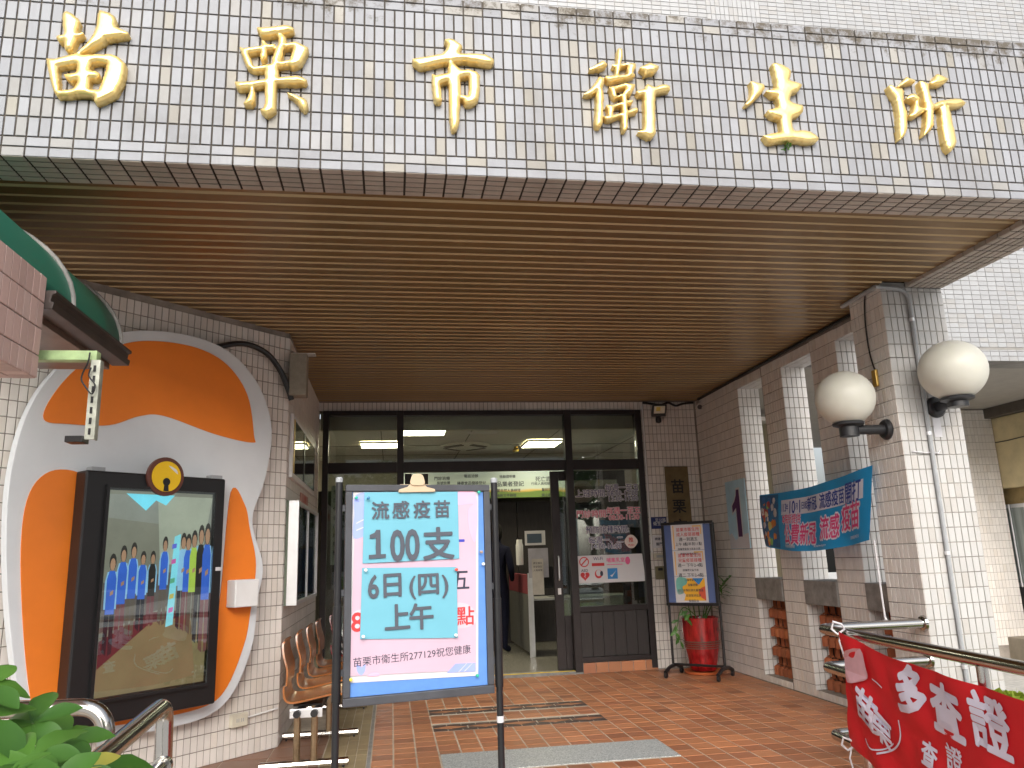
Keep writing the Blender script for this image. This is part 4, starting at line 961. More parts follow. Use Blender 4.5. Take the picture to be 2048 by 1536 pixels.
# ================================================================ orange and white cut-out board with the display screen (generic shape, no figure)
P45b = Pl(P45.p(0, 0, .0), D45)
def bpx(x, y, c=0.): return P45b.ab(x, y, c)
CB = .10
out = [(12,1100),(24,930),(70,795),(150,706),(230,668),(310,661),(400,676),(470,712),(520,775),(544,860),(530,960),(505,1040),(526,1130),(516,1200),(505,1290),(470,1380),(420,1430),(330,1458),(200,1478),(110,1480),(52,1440),(24,1300)]
board = thing('cutout_board', 'tall rounded orange and white cut-out board fixed to the angled wall', 'board', P45b.p(2.2, .3))
M_BW = mat('board_white', (.68, .72, .76), .45, var=.04, scale=3); M_BO = mat('board_orange', (.85, .22, .02), .45, var=.06, scale=3); M_BB = mat('board_brown', (.11, .035, .025), .5)
o2 = catmull([bpx(x, y, CB) for x, y in out], 6)
G().prism(P45b, o2, .03, CB).build('backing', M_BW, board, bevel=.004)
def field(pts, mt, c0, c1, nm, k=6, smooth=True):
    q = [bpx(x, y, c1) for x, y in pts]; q = catmull(q, k) if smooth else q
    return G().prism(P45b, q, c0, c1).build(nm, mt, board)
field([(88,838),(110,785),(165,728),(240,690),(310,682),(395,696),(455,730),(495,790),(508,870),(504,885),(430,868),(330,832),(280,832),(220,850),(140,848)], M_BO, CB, CB+.006, 'orange_field')
field([(42,1100),(60,985),(110,940),(175,960),(172,1060),(150,1250),(128,1400),(112,1462),(72,1440),(50,1300)], M_BO, CB, CB+.006, 'orange_field')
field([(462,985),(490,1010),(500,1060),(512,1130),(500,1230),(488,1290),(455,1372),(412,1412),(300,1440),(180,1458),(140,1462),(150,1425),(300,1410),(410,1380),(440,1200)], M_BO, CB, CB+.006, 'orange_field')
# display cabinet
CK = .24
K = [bpx(x, y, CK) for x, y in ((177, 941), (455, 957), (427, 1410), (124, 1462))]
ka0 = (K[0][0]+K[3][0])/2; ka1 = (K[1][0]+K[2][0])/2; kb1 = (K[0][1]+K[1][1])/2; kb0 = (K[2][1]+K[3][1])/2
kiosk = thing('display_cabinet', 'tall black framed outdoor display screen on the orange board', 'display', P45b.p((ka0+ka1)/2, kb0))
M_KB = mat('kiosk_black', (.010, .010, .011), .42, var=.3, scale=4)
G().pbox(P45b, ka0, ka1, kb0, kb1, CB+.007, CK).build('housing', M_KB, kiosk, bevel=.012)
S = [bpx(x, y, CK) for x, y in ((223, 985), (428, 985), (402, 1366), (184, 1394))]
sa0 = max(ka0+.06, (S[0][0]+S[3][0])/2); sa1 = (S[1][0]+S[2][0])/2; sb1 = (S[0][1]+S[1][1])/2; sb0 = (S[2][1]+S[3][1])/2
SW, SH = sa1-sa0, sb1-sb0
PS = Pl(P45b.p(sa0, sb0, CK), D45)
def scr_mat(name, col, e=.5): return mat('screen_'+name, col, .6, var=.10, scale=6, emit=e*1.05)
lcd = G().pbox(PS, 0, SW, 0, SH, .001, .004).build('screen', scr_mat('wall', (.17, .17, .13)), kiosk)
def sp(pts, mt, c, nm='picture', smooth=False):
    q = [(a*SW, b*SH) for a, b in pts]; q = catmull(q, 4) if smooth else q
    return G().sheet(PS, q, c).build(nm, mt, lcd)
sp([(0, 0), (1, 0), (1, .30), (.72, .34), (.45, .34), (0, .22)], scr_mat('floor', (.19, .15, .075)), .0046)
sp([(0, .26), (.42, .38), (.70, .38), (.70, .34), (.45, .33), (0, .13)], scr_mat('skirting', (.10, .02, .025)), .0050)
sp([(0, .30), (.62, .41), (.62, .58), (0, .54)], scr_mat('counter', (.09, .075, .065)), .0054)
sp([(.0, .86), (1, .80), (1, .98), (0, .98)], scr_mat('ceiling', (.20, .21, .18)), .0049)
sp([(.44, .98), (.50, .62), (.90, .62), (1, .98)], scr_mat('pillar', (.30, .32, .25)), .0052)
sk = scr_mat('skin', (.34, .20, .12)); hr = scr_mat('hair', (.02, .018, .015)); vest = scr_mat('vest', (.03, .10, .42), .6); slv = scr_mat('sleeve', (.20, .38, .52), .6); trs = [scr_mat('trouser_a', (.015, .015, .02)), scr_mat('trouser_b', (.13, .04, .045)), scr_mat('trouser_c', (.09, .07, .05))]
FIG = [(.07, .19, .68, 0), (.16, .24, .72, 0), (.25, .27, .735, 0), (.34, .29, .69, 0), (.43, .31, .69, 1), (.54, .31, .765, 0), (.72, .28, .785, 2), (.77, .27, .78, 0), (.83, .25, .80, 3), (.90, .20, .83, 1), (.965, .15, .84, 0)]
for k, (x, fz, hz, kind) in enumerate(FIG):
    H = hz-fz; w = .042+.025*abs(x-.45); c = .0060+k*.0006*0+.0002*k
    top = {0: vest, 1: hr, 2: slv, 3: scr_mat('lime', (.30, .42, .06), .6)}[kind]
    sp([(x-w*.8, fz+.02), (x-w*.1, fz), (x-w*.05, fz+H*.45), (x+w*.05, fz+H*.45), (x+w*.2, fz), (x+w*.85, fz+.01), (x+w*.8, fz+H*.5), (x-w*.8, fz+H*.5)], trs[k % 3], c)
    sp([(x-w*1.05, fz+H*.45), (x+w*1.05, fz+H*.45), (x+w*1.1, fz+H*.72), (x+w*.75, fz+H*.82), (x-w*.75, fz+H*.82), (x-w*1.1, fz+H*.72)], slv, c+.0005)
    sp([(x-w*.75, fz+H*.40), (x+w*.75, fz+H*.40), (x+w*.8, fz+H*.75), (x+w*.45, fz+H*.83), (x-w*.45, fz+H*.83), (x-w*.8, fz+H*.75)], top, c+.0010)
    hc = fz+H*.905; rx, ry = w*.52, H*.075
    sp([(x+rx*1.15*math.cos(t*math.pi/6), hc+.006+ry*1.18*math.sin(t*math.pi/6)) for t in range(12)], hr, c+.0014)
    sp([(x+rx*.85*math.cos(t*math.pi/6), hc-ry*.15+ry*.85*math.sin(t*math.pi/6)) for t in range(12)], sk, c+.0018)
    sp([(x-w*.15, fz+H*.58), (x+w*.4, fz+H*.60), (x+w*.4, fz+H*.64), (x-w*.15, fz+H*.62)], sk, c+.0018)
sp([(.585, .30), (.655, .31), (.685, .78), (.625, .765)], scr_mat('roll_banner', (.16, .46, .52), .7), .0105)
for k, (bb, col) in enumerate(((.70, (.10, .12, .5)), (.62, (.5, .1, .3)), (.52, (.1, .35, .2)), (.44, (.5, .42, .1)), (.37, (.5, .1, .35)))):
    sp([(.605+.004*k*0, bb), (.648, bb+.006), (.650, bb+.03), (.607, bb+.025)], scr_mat('rb%d' % k, col), .0110)
sp([(.14, .985), (.60, .985), (.52, .93), (.42, .955), (.33, .90)], scr_mat('bunting', (.12, .48, .58), .7), .0105)
G().pbox(PS, -.012, SW+.012, -.012, SH+.012, .016, .020).build('cover_glass', glass_mat('cover_glass', (.92, .95, .95), ior=1.6), kiosk)
for q in ((-.03, -.0125, -.03, SH+.03), (SW+.0125, SW+.03, -.03, SH+.03), (-.0125, SW+.0125, -.03, -.0125), (-.0125, SW+.0125, SH+.0125, SH+.03)):
    G().pbox(PS, *q, .0, .024).build('bezel', M_KB, kiosk)
a, b = bpx(432, 1138, CK); G().pbox(P45b, a-.02, a+.02, b-.012, b+.012, CK+.0245, CK+.026).build('name_label', M_PAPER, kiosk)
for x in (202, 440): a, b = bpx(x, 945, CK); G().pbox(P45b, a-.04, a+.04, kb1+.001, kb1+.025, CK-.10, CK-.03).build('bracket', M_PVC, kiosk)
a, b = bpx(333, 953, CK+.03)
bell = thing('bell_disc', 'round yellow bell emblem with brown rim on the display frame', 'emblem', P45b.p(a, b-.12, CK))
cir = lambda r, n=32, sx=1, a_=a, b_=b: [(a_+r*math.cos(2*math.pi*k/n)*sx, b_+r*math.sin(2*math.pi*k/n)) for k in range(n)]
rb = bpx(333+37, 953, CK+.03)[0]-a
G().prism(P45b, cir(.125), CK+.002, CK+.026).build('rim', M_BB, bell, bevel=.003)
G().prism(P45b, cir(.098), CK+.0262, CK+.034).build('face', mat('bell_yellow', (.78, .50, .01), .35, var=.05), bell)
G().prism(P45b, cir(.025, 20, 1, a, b-.035), CK+.0342, CK+.036).build('knob', M_BLACK, bell); G().prism(P45b, [(a-.012, b-.04), (a+.012, b-.04), (a+.018, b-.095), (a-.018, b-.095)], CK+.0342, CK+.0355).build('slot', M_BLACK, bell)
G().prism(P45b, catmull([(a+.01, b+.07), (a+.06, b+.05), (a+.075, b+.02), (a+.05, b+.035)], 5), CK+.0342, CK+.0355).build('glint_print', M_PAPER, bell)
a0, b1 = bpx(470, 1160, .2); a1, b0 = bpx(515, 1212, .2)
G().pbox(P45b, a0, a1, b0, b1, CB+.007, .21).build('white_box', M_WHITE, label='small plain white box mounted on the board edge', cat='box', bevel=.008)
a0, b1 = bpx(463, 1430, .03); a1, b0 = bpx(494, 1450, .03)
t = thing('power_outlet', 'ivory surface socket box low on the angled wall', 'outlet', P45b.p(a0, b0)); M_IV = mat('ivory', (.60, .57, .47), .5)
G().pbox(P45b, a0, a1, b0, b1, .001, .04).build('box', M_IV, t, bevel=.006)
for k in (-.018, .018): G().pbox(P45b, (a0+a1)/2+k-.010, (a0+a1)/2+k-.005, (b0+b1)/2-.012, (b0+b1)/2+.012, .0402, .0415).pbox(P45b, (a0+a1)/2+k+.005, (a0+a1)/2+k+.010, (b0+b1)/2-.012, (b0+b1)/2+.012, .0402, .0415).build('slot', M_PVC, t)
G().tube([P45b.p(a1, (b0+b1)/2, .012), P45b.p(WL-.02, (b0+b1)/2+.02, .012)], .007, 7).build('cord', M_WHITE, t)
# thick black cable from the board top to the speaker
pts = [P45b.p(*bpx(x, y, .06), .06) for x, y in ((425, 697), (465, 688), (500, 690), (535, 708), (560, 740), (575, 775), (583, 800))]
G().tube(catmull([tuple(p) for p in pts], 5, False), .022, 9).build('cable_hose', M_BLACK, smooth=True, label='thick black cable bundle curving over the angled wall', cat='cable')
# speaker, mirror, cabinet on the recess wall
XW = .92
SPc = Vector((1.05, 2.95, 0)); z0 = onX(578, 790, 1.0).z; z1 = onX(577, 706, 1.0).z
t = thing('wall_speaker', 'beige grille column speaker on a bracket under the ceiling', 'speaker', (1.05, 2.9, 2.55))
ps = onY(577, 790, 2.72); pe = onY(612, 790, 2.72); pt = onY(577, 706, 2.72)
G().box(ps.x, pe.x, 2.72, 2.86, ps.z, pt.z).build('case', mat('speaker_beige', (.27, .24, .19), .6, var=.12, scale=30, bump=.6, bscale=400), t, bevel=.008)
G().box(ps.x+.01, pe.x+.06, 2.76, 2.84, pt.z+.002, pt.z+.012).build('bracket', M_ALU, t); G().tube([(ps.x+.04, 2.83, pt.z+.012), (.93, 2.9, pt.z+.06)], .008, 7).build('rod', M_ALU, t)
PRW = Pl((XW, 2.82, 0), (0, 1, 0))
def rpx(x, y, c=0.): return PRW.ab(x, y, c)
a0, a1, b0, b1 = .12, 1.95, 1.98, 2.50
t = thing('wall_mirror', 'wide framed mirror high on the recess wall', 'mirror', PRW.p(a0, b0))
G().pbox(PRW, a0, a1, b0, b1, .002, .03).build('frame', M_WHITE, t, bevel=.004)
G().pbox(PRW, a0+.04, a1-.04, b0+.04, b1-.04, .0305, .032).build('glass', mat('mirror', (.75, .76, .72), .03, metal=1., var=.02), t)
G().pbox(PRW, a0+.041, a0+.10, b0+.041, b1-.041, .033, .036).build('strip', mat('gilt', (.55, .36, .05), .4, metal=.6), t); G().pbox(PRW, .9, .97, b0+.041, b1-.041, .033, .036).build('divider', M_BLACK, t)
t = thing('red_tag', 'small red lettered tag above the glass cabinet', 'tag', PRW.p(.95, 1.85)); G().pbox(PRW, .95, 1.55, 1.84, 1.93, .002, .012).build('plate', mat('tag_pink', (.55, .30, .26), .6), t); text('公佈欄', PRW, 1.25, 1.885, .075, M_RED, t, c=.014)
t = thing('notice_cabinet', 'white metal glass fronted notice cabinet on the recess wall', 'cabinet', PRW.p(.05, .93)); c0, c1, d0, d1 = .05, 1.72, .99, 1.79; TH = .10
G().pbox(PRW, c0, c1, d0, d1, .002, .02).build('back', mat('cork_green', (.14, .17, .13), .8, var=.2, scale=30), t)
for nm, q in (('side', (c0, c0+.03, d0, d1)), ('side', (c1-.03, c1, d0, d1)), ('top', (c0+.031, c1-.031, d1-.03, d1)), ('bottom', (c0+.031, c1-.031, d0, d0+.03))): G().pbox(PRW, *q, .0205, TH).build(nm, M_ALU, t, bevel=.003)
G().pbox(PRW, c0+.031, c1-.031, d0+.031, d1-.031, TH-.02, TH-.014).build('glass_door', M_GLASS, t); G().pbox(PRW, .86, .88, d0+.031, d1-.031, TH-.0135, TH-.005).build('divider', M_ALU, t)
G().prism(PRW, [(.3, 1.38), (.95, 1.40), (1.1, 1.45), (1.0, 1.55), (1.1, 1.63), (.95, 1.69), (.3, 1.70)], .021, .024).build('orange_notice', mat('orange_sheet', (.55, .25, .03), .7), t); G().pbox(PRW, 1.15, 1.6, 1.3, 1.7, .021, .024).build('white_notice', M_PAPER, t); G().pbox(PRW, .9, 1.5, 1.03, 1.28, .021, .024).build('green_notice', mat('green_sheet', (.05, .30, .16), .7), t)

# ---------------------------------------------------------------- row of moulded seats
def seat_profile():
    P_ = [(.015, .80), (.0, .775), (.012, .70), (.035, .62), (.035, .54), (.03, .46), (.045, .405), (.09, .385), (.17, .393), (.27, .412), (.36, .424), (.415, .418), (.43, .402)]
    return catmull(P_, 4, False)
M_PLY = mat('varnished_ply', (.31, .11, .028), .28, var=.35, scale=7, stretch=(1, .6, 5), coat=.4, obj_rnd=.25)
M_REDS = mat('red_seat', (.20, .012, .02), .25, var=.15, coat=.5)
def seat_mesh(mt, w=.44, th=.012):
    pr = seat_profile(); g = G(); n = len(pr); m_ = 9
    for side in (0, 1):
        for j in range(m_):
            t = j/(m_-1)*2-1
            for i, (x, z) in enumerate(pr):
                if i == 0: nx, nz = pr[1][0]-pr[0][0], pr[1][1]-pr[0][1]
                elif i == n-1: nx, nz = pr[-1][0]-pr[-2][0], pr[-1][1]-pr[-2][1]
                else: nx, nz = pr[i+1][0]-pr[i-1][0], pr[i+1][1]-pr[i-1][1]
                l = math.hypot(nx, nz); ex, ez = -nz/l, nx/l
                hw = w/2*(1-.16*max(0, (z-.55)/.25)**2) if x < .05 else w/2*(1-.08*max(0, (x-.3)/.13)**2)
                dish = .022*(t*t)*(1 if z < .5 else .6)
                q = th*side
                g.v.append((x+ex*q+(dish if z > .5 else 0), t*hw, z+ez*q+(dish if z <= .5 else 0)))
    N = n*m_
    for j in range(m_-1):
        for i in range(n-1):
            a = j*n+i; g.f.append((a, a+1, a+1+n, a+n)); g.f.append((a+N, a+n+N, a+1+n+N, a+1+N))
    for i in range(n-1): g.f.append((i, i+N, i+1+N, i+1)); k = (m_-1)*n+i; g.f.append((k, k+1, k+1+N, k+N))
    for j in range(m_-1): a = j*n; g.f.append((a, a+n, a+n+N, a+N)); b_ = j*n+n-1; g.f.append((b_, b_+N, b_+n+N, b_+n))
    return g.mesh('seat', mt, True, 50)
ply_me = seat_mesh(M_PLY); red_me = seat_mesh(M_REDS)
def bench(lab, x0, y0, n, me, lab_seat=None, legs=(0.1,), lean=.03):
    t = thing('seat_row', lab, 'bench', (x0+.2, y0, 0))
    for k in range(n):
        o = link('seat', me, t, (x0+lean*k*.6, y0+.22+k*.6, 0)); o.rotation_euler.z = R(random.uniform(-1.5, 1.5))
    y1 = y0+(n-1)*.6+.44
    for dx in (.13, .24): G().tube([(x0+dx, y0-.03, .345), (x0+dx+lean*(n-1), y1, .345)], .024, 10).build('beam', M_BLACK, t, smooth=True)
    for k in range(n): G().box(x0+.09+lean*k*.6, x0+.28+lean*k*.6, y0+.12+k*.6, y0+.32+k*.6, .371, .382).build('seat_plate', M_BLACK, t)
    for yy in [y0+.02+l*(y1-y0-.1) for l in legs]:
        dxl = lean*(yy-y0)
        for lx in (.13, .24): G().tube([(x0+lx+dxl, yy, .33), (x0+lx+dxl, yy, .05)], .023, 10).build('leg', M_STEELD, t, smooth=True)
        fb_ = G().tube([(x0-.10+dxl, yy, .034), (x0+.46+dxl, yy, .034)], .026, 10).build('foot_bar', M_STEEL, t, smooth=True)
        for lx in (-.07, .43): G().tube([(x0+lx+dxl, yy+.02, .008), (x0+lx+dxl, yy-.02, .008)], .008, 6).build('rubber_pad', M_BLACK, fb_)
        G().box(x0+.08+dxl, x0+.29+dxl, yy-.012, yy+.012, .315, .372).build('clamp', M_ALU, t, bevel=.004)
    return t
bench('row of four varnished plywood seats along the recess wall', 1.0, 2.10, 4, ply_me, legs=(0.0, .42, .95))
bench('single dark red seat beyond the plywood seats', 1.12, 4.62, 1, red_me, legs=(.4,), lean=0)
# ================================================================ notice stand in front
TL = onY(691, 972, -.36); TR = onY(977, 968, -.24)
NB = Pl((TL.x, TL.y, 0), (TR.x-TL.x, TR.y-TL.y, 0)); NW = math.hypot(TR.x-TL.x, TR.y-TL.y)
nb1 = NB.ab(832, 970)[1]; nb0 = (NB.ab(684, 1411)[1]+NB.ab(972, 1391)[1])/2
nstand = thing('notice_stand', 'dark framed notice stand with blue board holding the pink poster', 'notice stand', NB.p(NW/2, 0, -.05))
M_FRG = mat('dark_grey_frame', (.055, .058, .068), .45, var=.2); M_NBL = mat('board_blue', (.10, .25, .62), .6, var=.05, scale=30)
fw = .026
for q in ((0, NW, nb1-fw, nb1), (0, NW, nb0, nb0+fw*1.2), (0, fw, nb0+fw*1.2+.001, nb1-fw-.001), (NW-fw, NW, nb0+fw*1.2+.001, nb1-fw-.001)): G().pbox(NB, *q, -.012, .014).build('frame', M_FRG, nstand, bevel=.003)
G().pbox(NB, fw+.0005, NW-fw-.0005, nb0+fw*1.2+.0015, nb1-fw-.0015, -.008, .002).build('board', M_NBL, nstand)
for a in (-.024, NW+.024):
    po = G().tube([NB.p(a, .07, .0), NB.p(a, nb1+.01, .0)], .0135, 12).build('post', M_BLACK, nstand, smooth=True)
    G().tube([NB.p(a, nb0+.02, 0), NB.p(a, nb0+.36, 0)], .0165, 12).build('sleeve', M_BLACK, po, smooth=True)
    G().lathe([(.0145, 0), (.0145, .014), (.010, .02), (.0, .021)], NB.p(a, nb1+.01, 0), 12).build('cap', M_PVC, po, smooth=True)
    for b in (nb1-.09, (nb0+nb1)/2, nb0+.12): G().pbox(NB, min(a, 0 if a < 0 else NW)+.0, max(a, 0 if a < 0 else NW)-.0, b-.012, b+.012, -.008, .0).build('bolt_tab', M_FRG, po)
    ft = G().tube(arc_path([NB.p(a, .055, -.28), NB.p(a, .085, -.15), NB.p(a, .085, .15), NB.p(a, .055, .28)], .05), .017, 10).build('foot', M_BLACK, nstand, smooth=True)
    for s_ in (-.26, .26): G().lathe([(.0, -.012), (.026, -.011), (.028, 0), (.026, .011), (.0, .012)], NB.p(a, .028, s_), 14, NB.u).build('castor', M_BLACK, ft, smooth=True)
G().tube([NB.p(-.024, .10, 0), NB.p(NW+.024, .10, 0)], .011, 10).build('crossbar', M_BLACK, nstand, smooth=True)
a_, b_ = NB.ab(982, 1440); G().lathe([(.0142, -.012), (.0142, .012)], NB.p(NW+.024, b_, 0), 12).build('tape_wrap', M_PAPER, nstand)
# pink poster
def wavy(pl, pts, c, amp=.0022, seed=0, nx=14, ny=18):
    """a sheet of paper pinned at its corners, slightly buckled; pts = BL, BR, TR, TL"""
    g = G(); bl, br, tr, tl = [Vector((*p, 0)) for p in pts]
    for j in range(ny+1):
        for i in range(nx+1):
            s_, t_ = i/nx, j/ny; q = (bl*(1-s_)+br*s_)*(1-t_)+(tl*(1-s_)+tr*s_)*t_
            w = amp*(math.sin(s_*5+seed)*math.cos(t_*6.3+seed*2)+.6*math.sin(t_*11+s_*7+seed))*min(1, 6*min(s_, 1-s_)+.2)
            g.v.append(tuple(pl.p(q.x, q.y, c+abs(w))))
    for j in range(ny):
        for i in range(nx): k = j*(nx+1)+i; g.f.append((k, k+1, k+nx+2, k+nx+1))
    return g
def N(x, y): return NB.ab(x, y)
pp = [N(692, 1366), N(956, 1351), N(956, 982), N(706, 984)]
poster = thing('pink_poster', 'large pink vaccination poster with white margin on the notice stand', 'poster', NB.p(*pp[0]))
wavy(NB, pp, .0035, .0012, 1).build('sheet', M_PAPER, poster, smooth=True, ang=180)
ip = [N(699, 1352), N(951, 1339), N(951, 986), N(711, 989)]
M_PPINK = mat('poster_pink', (.56, .40, .50), .65, var=.04, scale=4); M_PBL = mat('poster_blue', (.30, .38, .80), .65, var=.05); M_PPK = mat('poster_rose', (.82, .42, .58), .65, var=.05)
C_ = .0068
G().sheet(NB, ip, C_).build('print', M_PPINK, poster)
def nprint(pts, mt, c=.0006, smooth=True, nm='print'):
    q = [N(*p) for p in pts]; q = catmull(q, 5) if smooth else q
    return G().sheet(NB, q, C_+c).build(nm, mt, poster)
nprint([(712, 990), (760, 989), (768, 1020), (756, 1050), (735, 1068), (707, 1076), (708, 1030)], M_PBL)
nprint([(905, 988), (950, 987), (950, 1082), (938, 1060), (936, 1020), (945, 1008), (905, 1010)], M_PPK)
nprint([(700, 1245), (706, 1225), (735, 1217), (830, 1212), (920, 1205), (950, 1222), (952, 1240), (930, 1255), (830, 1262), (740, 1262), (705, 1262)], mat('poster_pale', (.55, .50, .57), .65), .0004)
nprint([(893, 1345), (910, 1327), (950, 1325), (950, 1342)], M_PBL, smooth=False)
nprint([(713, 1328), (722, 1334), (730, 1328), (729, 1342), (722, 1350), (714, 1343)], M_PBL); nprint([(735, 1352), (742, 1346), (755, 1345), (757, 1351)], M_PPK)
for q in (((712, 1046), (735, 1034), (753, 1018), (753, 1020), (735, 1036), (712, 1048)), ((712, 1060), (735, 1050), (753, 1034), (753, 1036), (735, 1052), (712, 1062)), ((915, 1344), (932, 1326), (933, 1326), (917, 1344)), ((926, 1343), (943, 1326), (944, 1326), (928, 1343))): nprint(q, M_PAPER, .0010, False)
DPX = abs(NB.ab(833, 1100)[0]-NB.ab(832, 1100)[0])
text('8', NB, *N(714, 1243), 48*DPX, M_RED, poster, c=C_+.001, bold=.02); text('點', NB, *N(930, 1232), 38*DPX, M_RED, poster, c=C_+.001, bold=.012)
text('五', NB, *N(918, 1160), 44*DPX, M_INK, poster, c=C_+.001, bold=.01); text('一', NB, *N(908, 1083), 44*DPX, mat('ink_blue', (.04, .05, .45), .6), poster, c=C_+.001, bold=.02)
text('苗栗市衛生所277129祝您健康', NB, *N(826, 1311), 17.6*DPX, M_INK, poster, c=C_+.001, rot=R(2.2))
M_CY = mat('cyan_paper', (.14, .41, .52), .6, var=.03, scale=4); M_GI = mat('grey_ink', (.075, .085, .11), .7, var=.05)
def cyan(lab, q, rows, seed, bars=()):
    pts = [N(*p) for p in q]; t = thing('cyan_sheet', lab, 'sheet', NB.p(*pts[0]))
    wavy(NB, pts, .011, .0016, seed).build('sheet', M_CY, t, smooth=True, ang=180)
    for s_, x, y, h, sx, bd in rows: text(s_, NB, *N(x, y), h*DPX, M_GI, t, c=.0172, bold=bd, sx=sx, rot=R(1.2))
    for b_ in bars: G().sheet(NB, [N(*p) for p in b_], .0172).build('lettering', M_GI, t)
    return t
cyan('upper cyan sheet reading 流感疫苗 100支 on the pink poster', [(724, 1127), (917, 1117), (914, 984), (728, 985)], [('流', 759, 1022, 36, 1, .022), ('感', 800, 1021, 36, 1, .022), ('疫', 842, 1020, 36, 1, .022), ('苗', 882, 1019, 36, 1, .022), ('00', 808, 1089, 82, .72, .025), ('支', 875, 1088, 66, 1.0, .025)], 3, ([(736, 1118), (770, 1116), (770, 1108), (760, 1108.5), (759, 1060), (751, 1060), (747, 1066), (738, 1070), (738, 1078), (750, 1076), (750, 1109), (736, 1110)],))
cyan('lower cyan sheet reading 6日(四) 上午 on the pink poster', [(719, 1278), (914, 1275), (912, 1134), (723, 1136)], [('6', 745, 1172, 60, .75, .022), ('日', 783, 1170, 50, 1, .024), ('(', 822, 1169, 46, 1, .02), ('四', 855, 1168, 48, 1, .024), (')', 889, 1166, 46, 1, .02), ('上', 793, 1235, 52, 1, .024), ('午', 841, 1233, 51, 1, .024)], 5)
PIN = [(711, 996, 'g'), (734, 997, 'b'), (955, 985, 'g'), (952, 1350, 'g'), (700, 1358, 'y'), (729, 1140, 'w'), (909, 1139, 'r'), (724, 1272, 'w'), (908, 1269, 'w'), (960, 1104, 'k'), (964, 1128, 'w')]
PC = dict(g=('green', (.02, .42, .30)), b=('blue', (.02, .16, .32)), y=('yellow', (.75, .55, .05)), w=('white', (.75, .75, .75)), r=('red', (.70, .06, .03)), k=('brown', (.35, .25, .2)))
WHERE = ['in the upper left corner of the pink poster', 'in the corner of the upper cyan sheet', 'in the upper right corner of the pink poster', 'in the lower right corner of the pink poster', 'in the lower left corner of the pink poster', 'in the upper left corner of the lower cyan sheet', 'in the upper right corner of the lower cyan sheet', 'in the lower left corner of the lower cyan sheet', 'in the lower right corner of the lower cyan sheet', 'on the bare blue board margin', 'on the board frame margin, lower one']
for (x, y, k), wh in zip(PIN, WHERE):
    nm, c = PC[k]; c_ = .015 if 'cyan' in wh else .006
    G().lathe([(.0015, 0), (.0015, .006), (.0055, .006), (.0045, .010), (.004, .014), (.006, .016), (.0, .018)], NB.p(*N(x, y), c_), 10, NB.n).build('push_pin', mat('pin_'+nm, c, .3), smooth=True, label=nm+' push pin '+wh, cat='push pin', group='push pins on the notice stand')
# binder clip
ca, cb = N(832, 978)
clip = thing('bulldog_clip', 'big beige bulldog clip on the top edge of the notice stand', 'clip', NB.p(ca, cb))
M_BEI = mat('beige_plastic', (.56, .43, .29), .4, var=.06); W = DPX
G().prism(NB, [(ca-38*W, cb-8*W), (ca+37*W, cb-7*W), (ca+36*W, cb-1*W), (ca+20*W, cb+3*W), (ca+14*W, cb+9*W), (ca-14*W, cb+9*W), (ca-20*W, cb+3*W), (ca-37*W, cb-2*W)], .016, .024).build('jaw', M_BEI, clip, bevel=.003)
G().prism(NB, catmull([(ca-13*W, cb+7*W), (ca+13*W, cb+7*W), (ca+13*W, cb+20*W), (ca+9*W, cb+27*W), (ca, cb+29*W), (ca-9*W, cb+27*W), (ca-13*W, cb+20*W)], 4), .0242, .030).build('handle', M_BEI, clip, bevel=.002)
G().pbox(NB, ca-30*W, ca+30*W, cb-2*W, cb+10*W, -.024, -.013).build('rear_jaw', M_BEI, clip)
G().tube([NB.p(ca-12*W, cb+8*W, .018), NB.p(ca+12*W, cb+8*W, .018)], .004, 8).build('spring', M_STEEL, clip)

# ================================================================ second stand and red pot in the corner
w0 = onZ(1340, 1352, 0); w1 = onZ(1455, 1359, 0)
SB = Pl((w0.x, w0.y, 0), (w1.x-w0.x, w1.y-w0.y, 0)); SWd = (w1-w0).length
q0 = SB.ab(1322, 1046); q1 = SB.ab(1433, 1212); sa0, sb1 = q0; sa1 = SB.ab(1432, 1130)[0]; sb0 = (SB.ab(1335, 1210)[1]+SB.ab(1436, 1213)[1])/2
st2 = thing('wheeled_stand', 'black wheeled notice stand with papers in front of the red pot', 'notice stand', SB.p(SWd/2, 0))
M_SBL = mat('stand_blue', (.085, .13, .30), .6, var=.06)
for q in ((sa0, sa1, sb1-.03, sb1), (sa0, sa1, sb0, sb0+.03), (sa0, sa0+.03, sb0+.031, sb1-.031), (sa1-.03, sa1, sb0+.031, sb1-.031)): G().pbox(SB, *q, -.012, .016).build('frame', M_BLACK, st2, bevel=.003)
G().pbox(SB, sa0+.0305, sa1-.0305, sb0+.0315, sb1-.0315, -.01, .002).build('board', M_SBL, st2)
for a in (sa0+.01, sa1-.01):
    G().tube([SB.p(a, .10, -.03), SB.p(a, sb1-.02, -.03)], .014, 10).build('post', M_BLACK, st2, smooth=True)
    ft = G().tube(arc_path([SB.p(a, .062, -.25), SB.p(a, .105, -.12), SB.p(a, .105, .06), SB.p(a, .062, .19)], .06), .02, 10).build('foot', M_BLACK, st2, smooth=True)
    for s_ in (-.24, .18): G().lathe([(.0, -.014), (.028, -.013), (.031, 0), (.028, .013), (.0, .014)], SB.p(a, .031, s_), 14, SB.u).build('castor', M_BLACK, ft, smooth=True)
G().tube([SB.p(sa0+.01, .12, -.03), SB.p(sa1-.01, .12, -.03)], .013, 8).build('crossbar', M_BLACK, st2)
mid = (sa0+sa1)/2; hh = (sb1-sb0-.06)/3; pw_ = (sa1-sa0)*.62
M_YO = mat('paper_yellow', (.78, .42, .03), .6, var=.04); M_BRD = mat('paper_gold', (.72, .42, .10), .6); M_TEAL = mat('paper_teal', (.16, .45, .40), .6); M_COR = mat('paper_coral', (.62, .10, .05), .6)
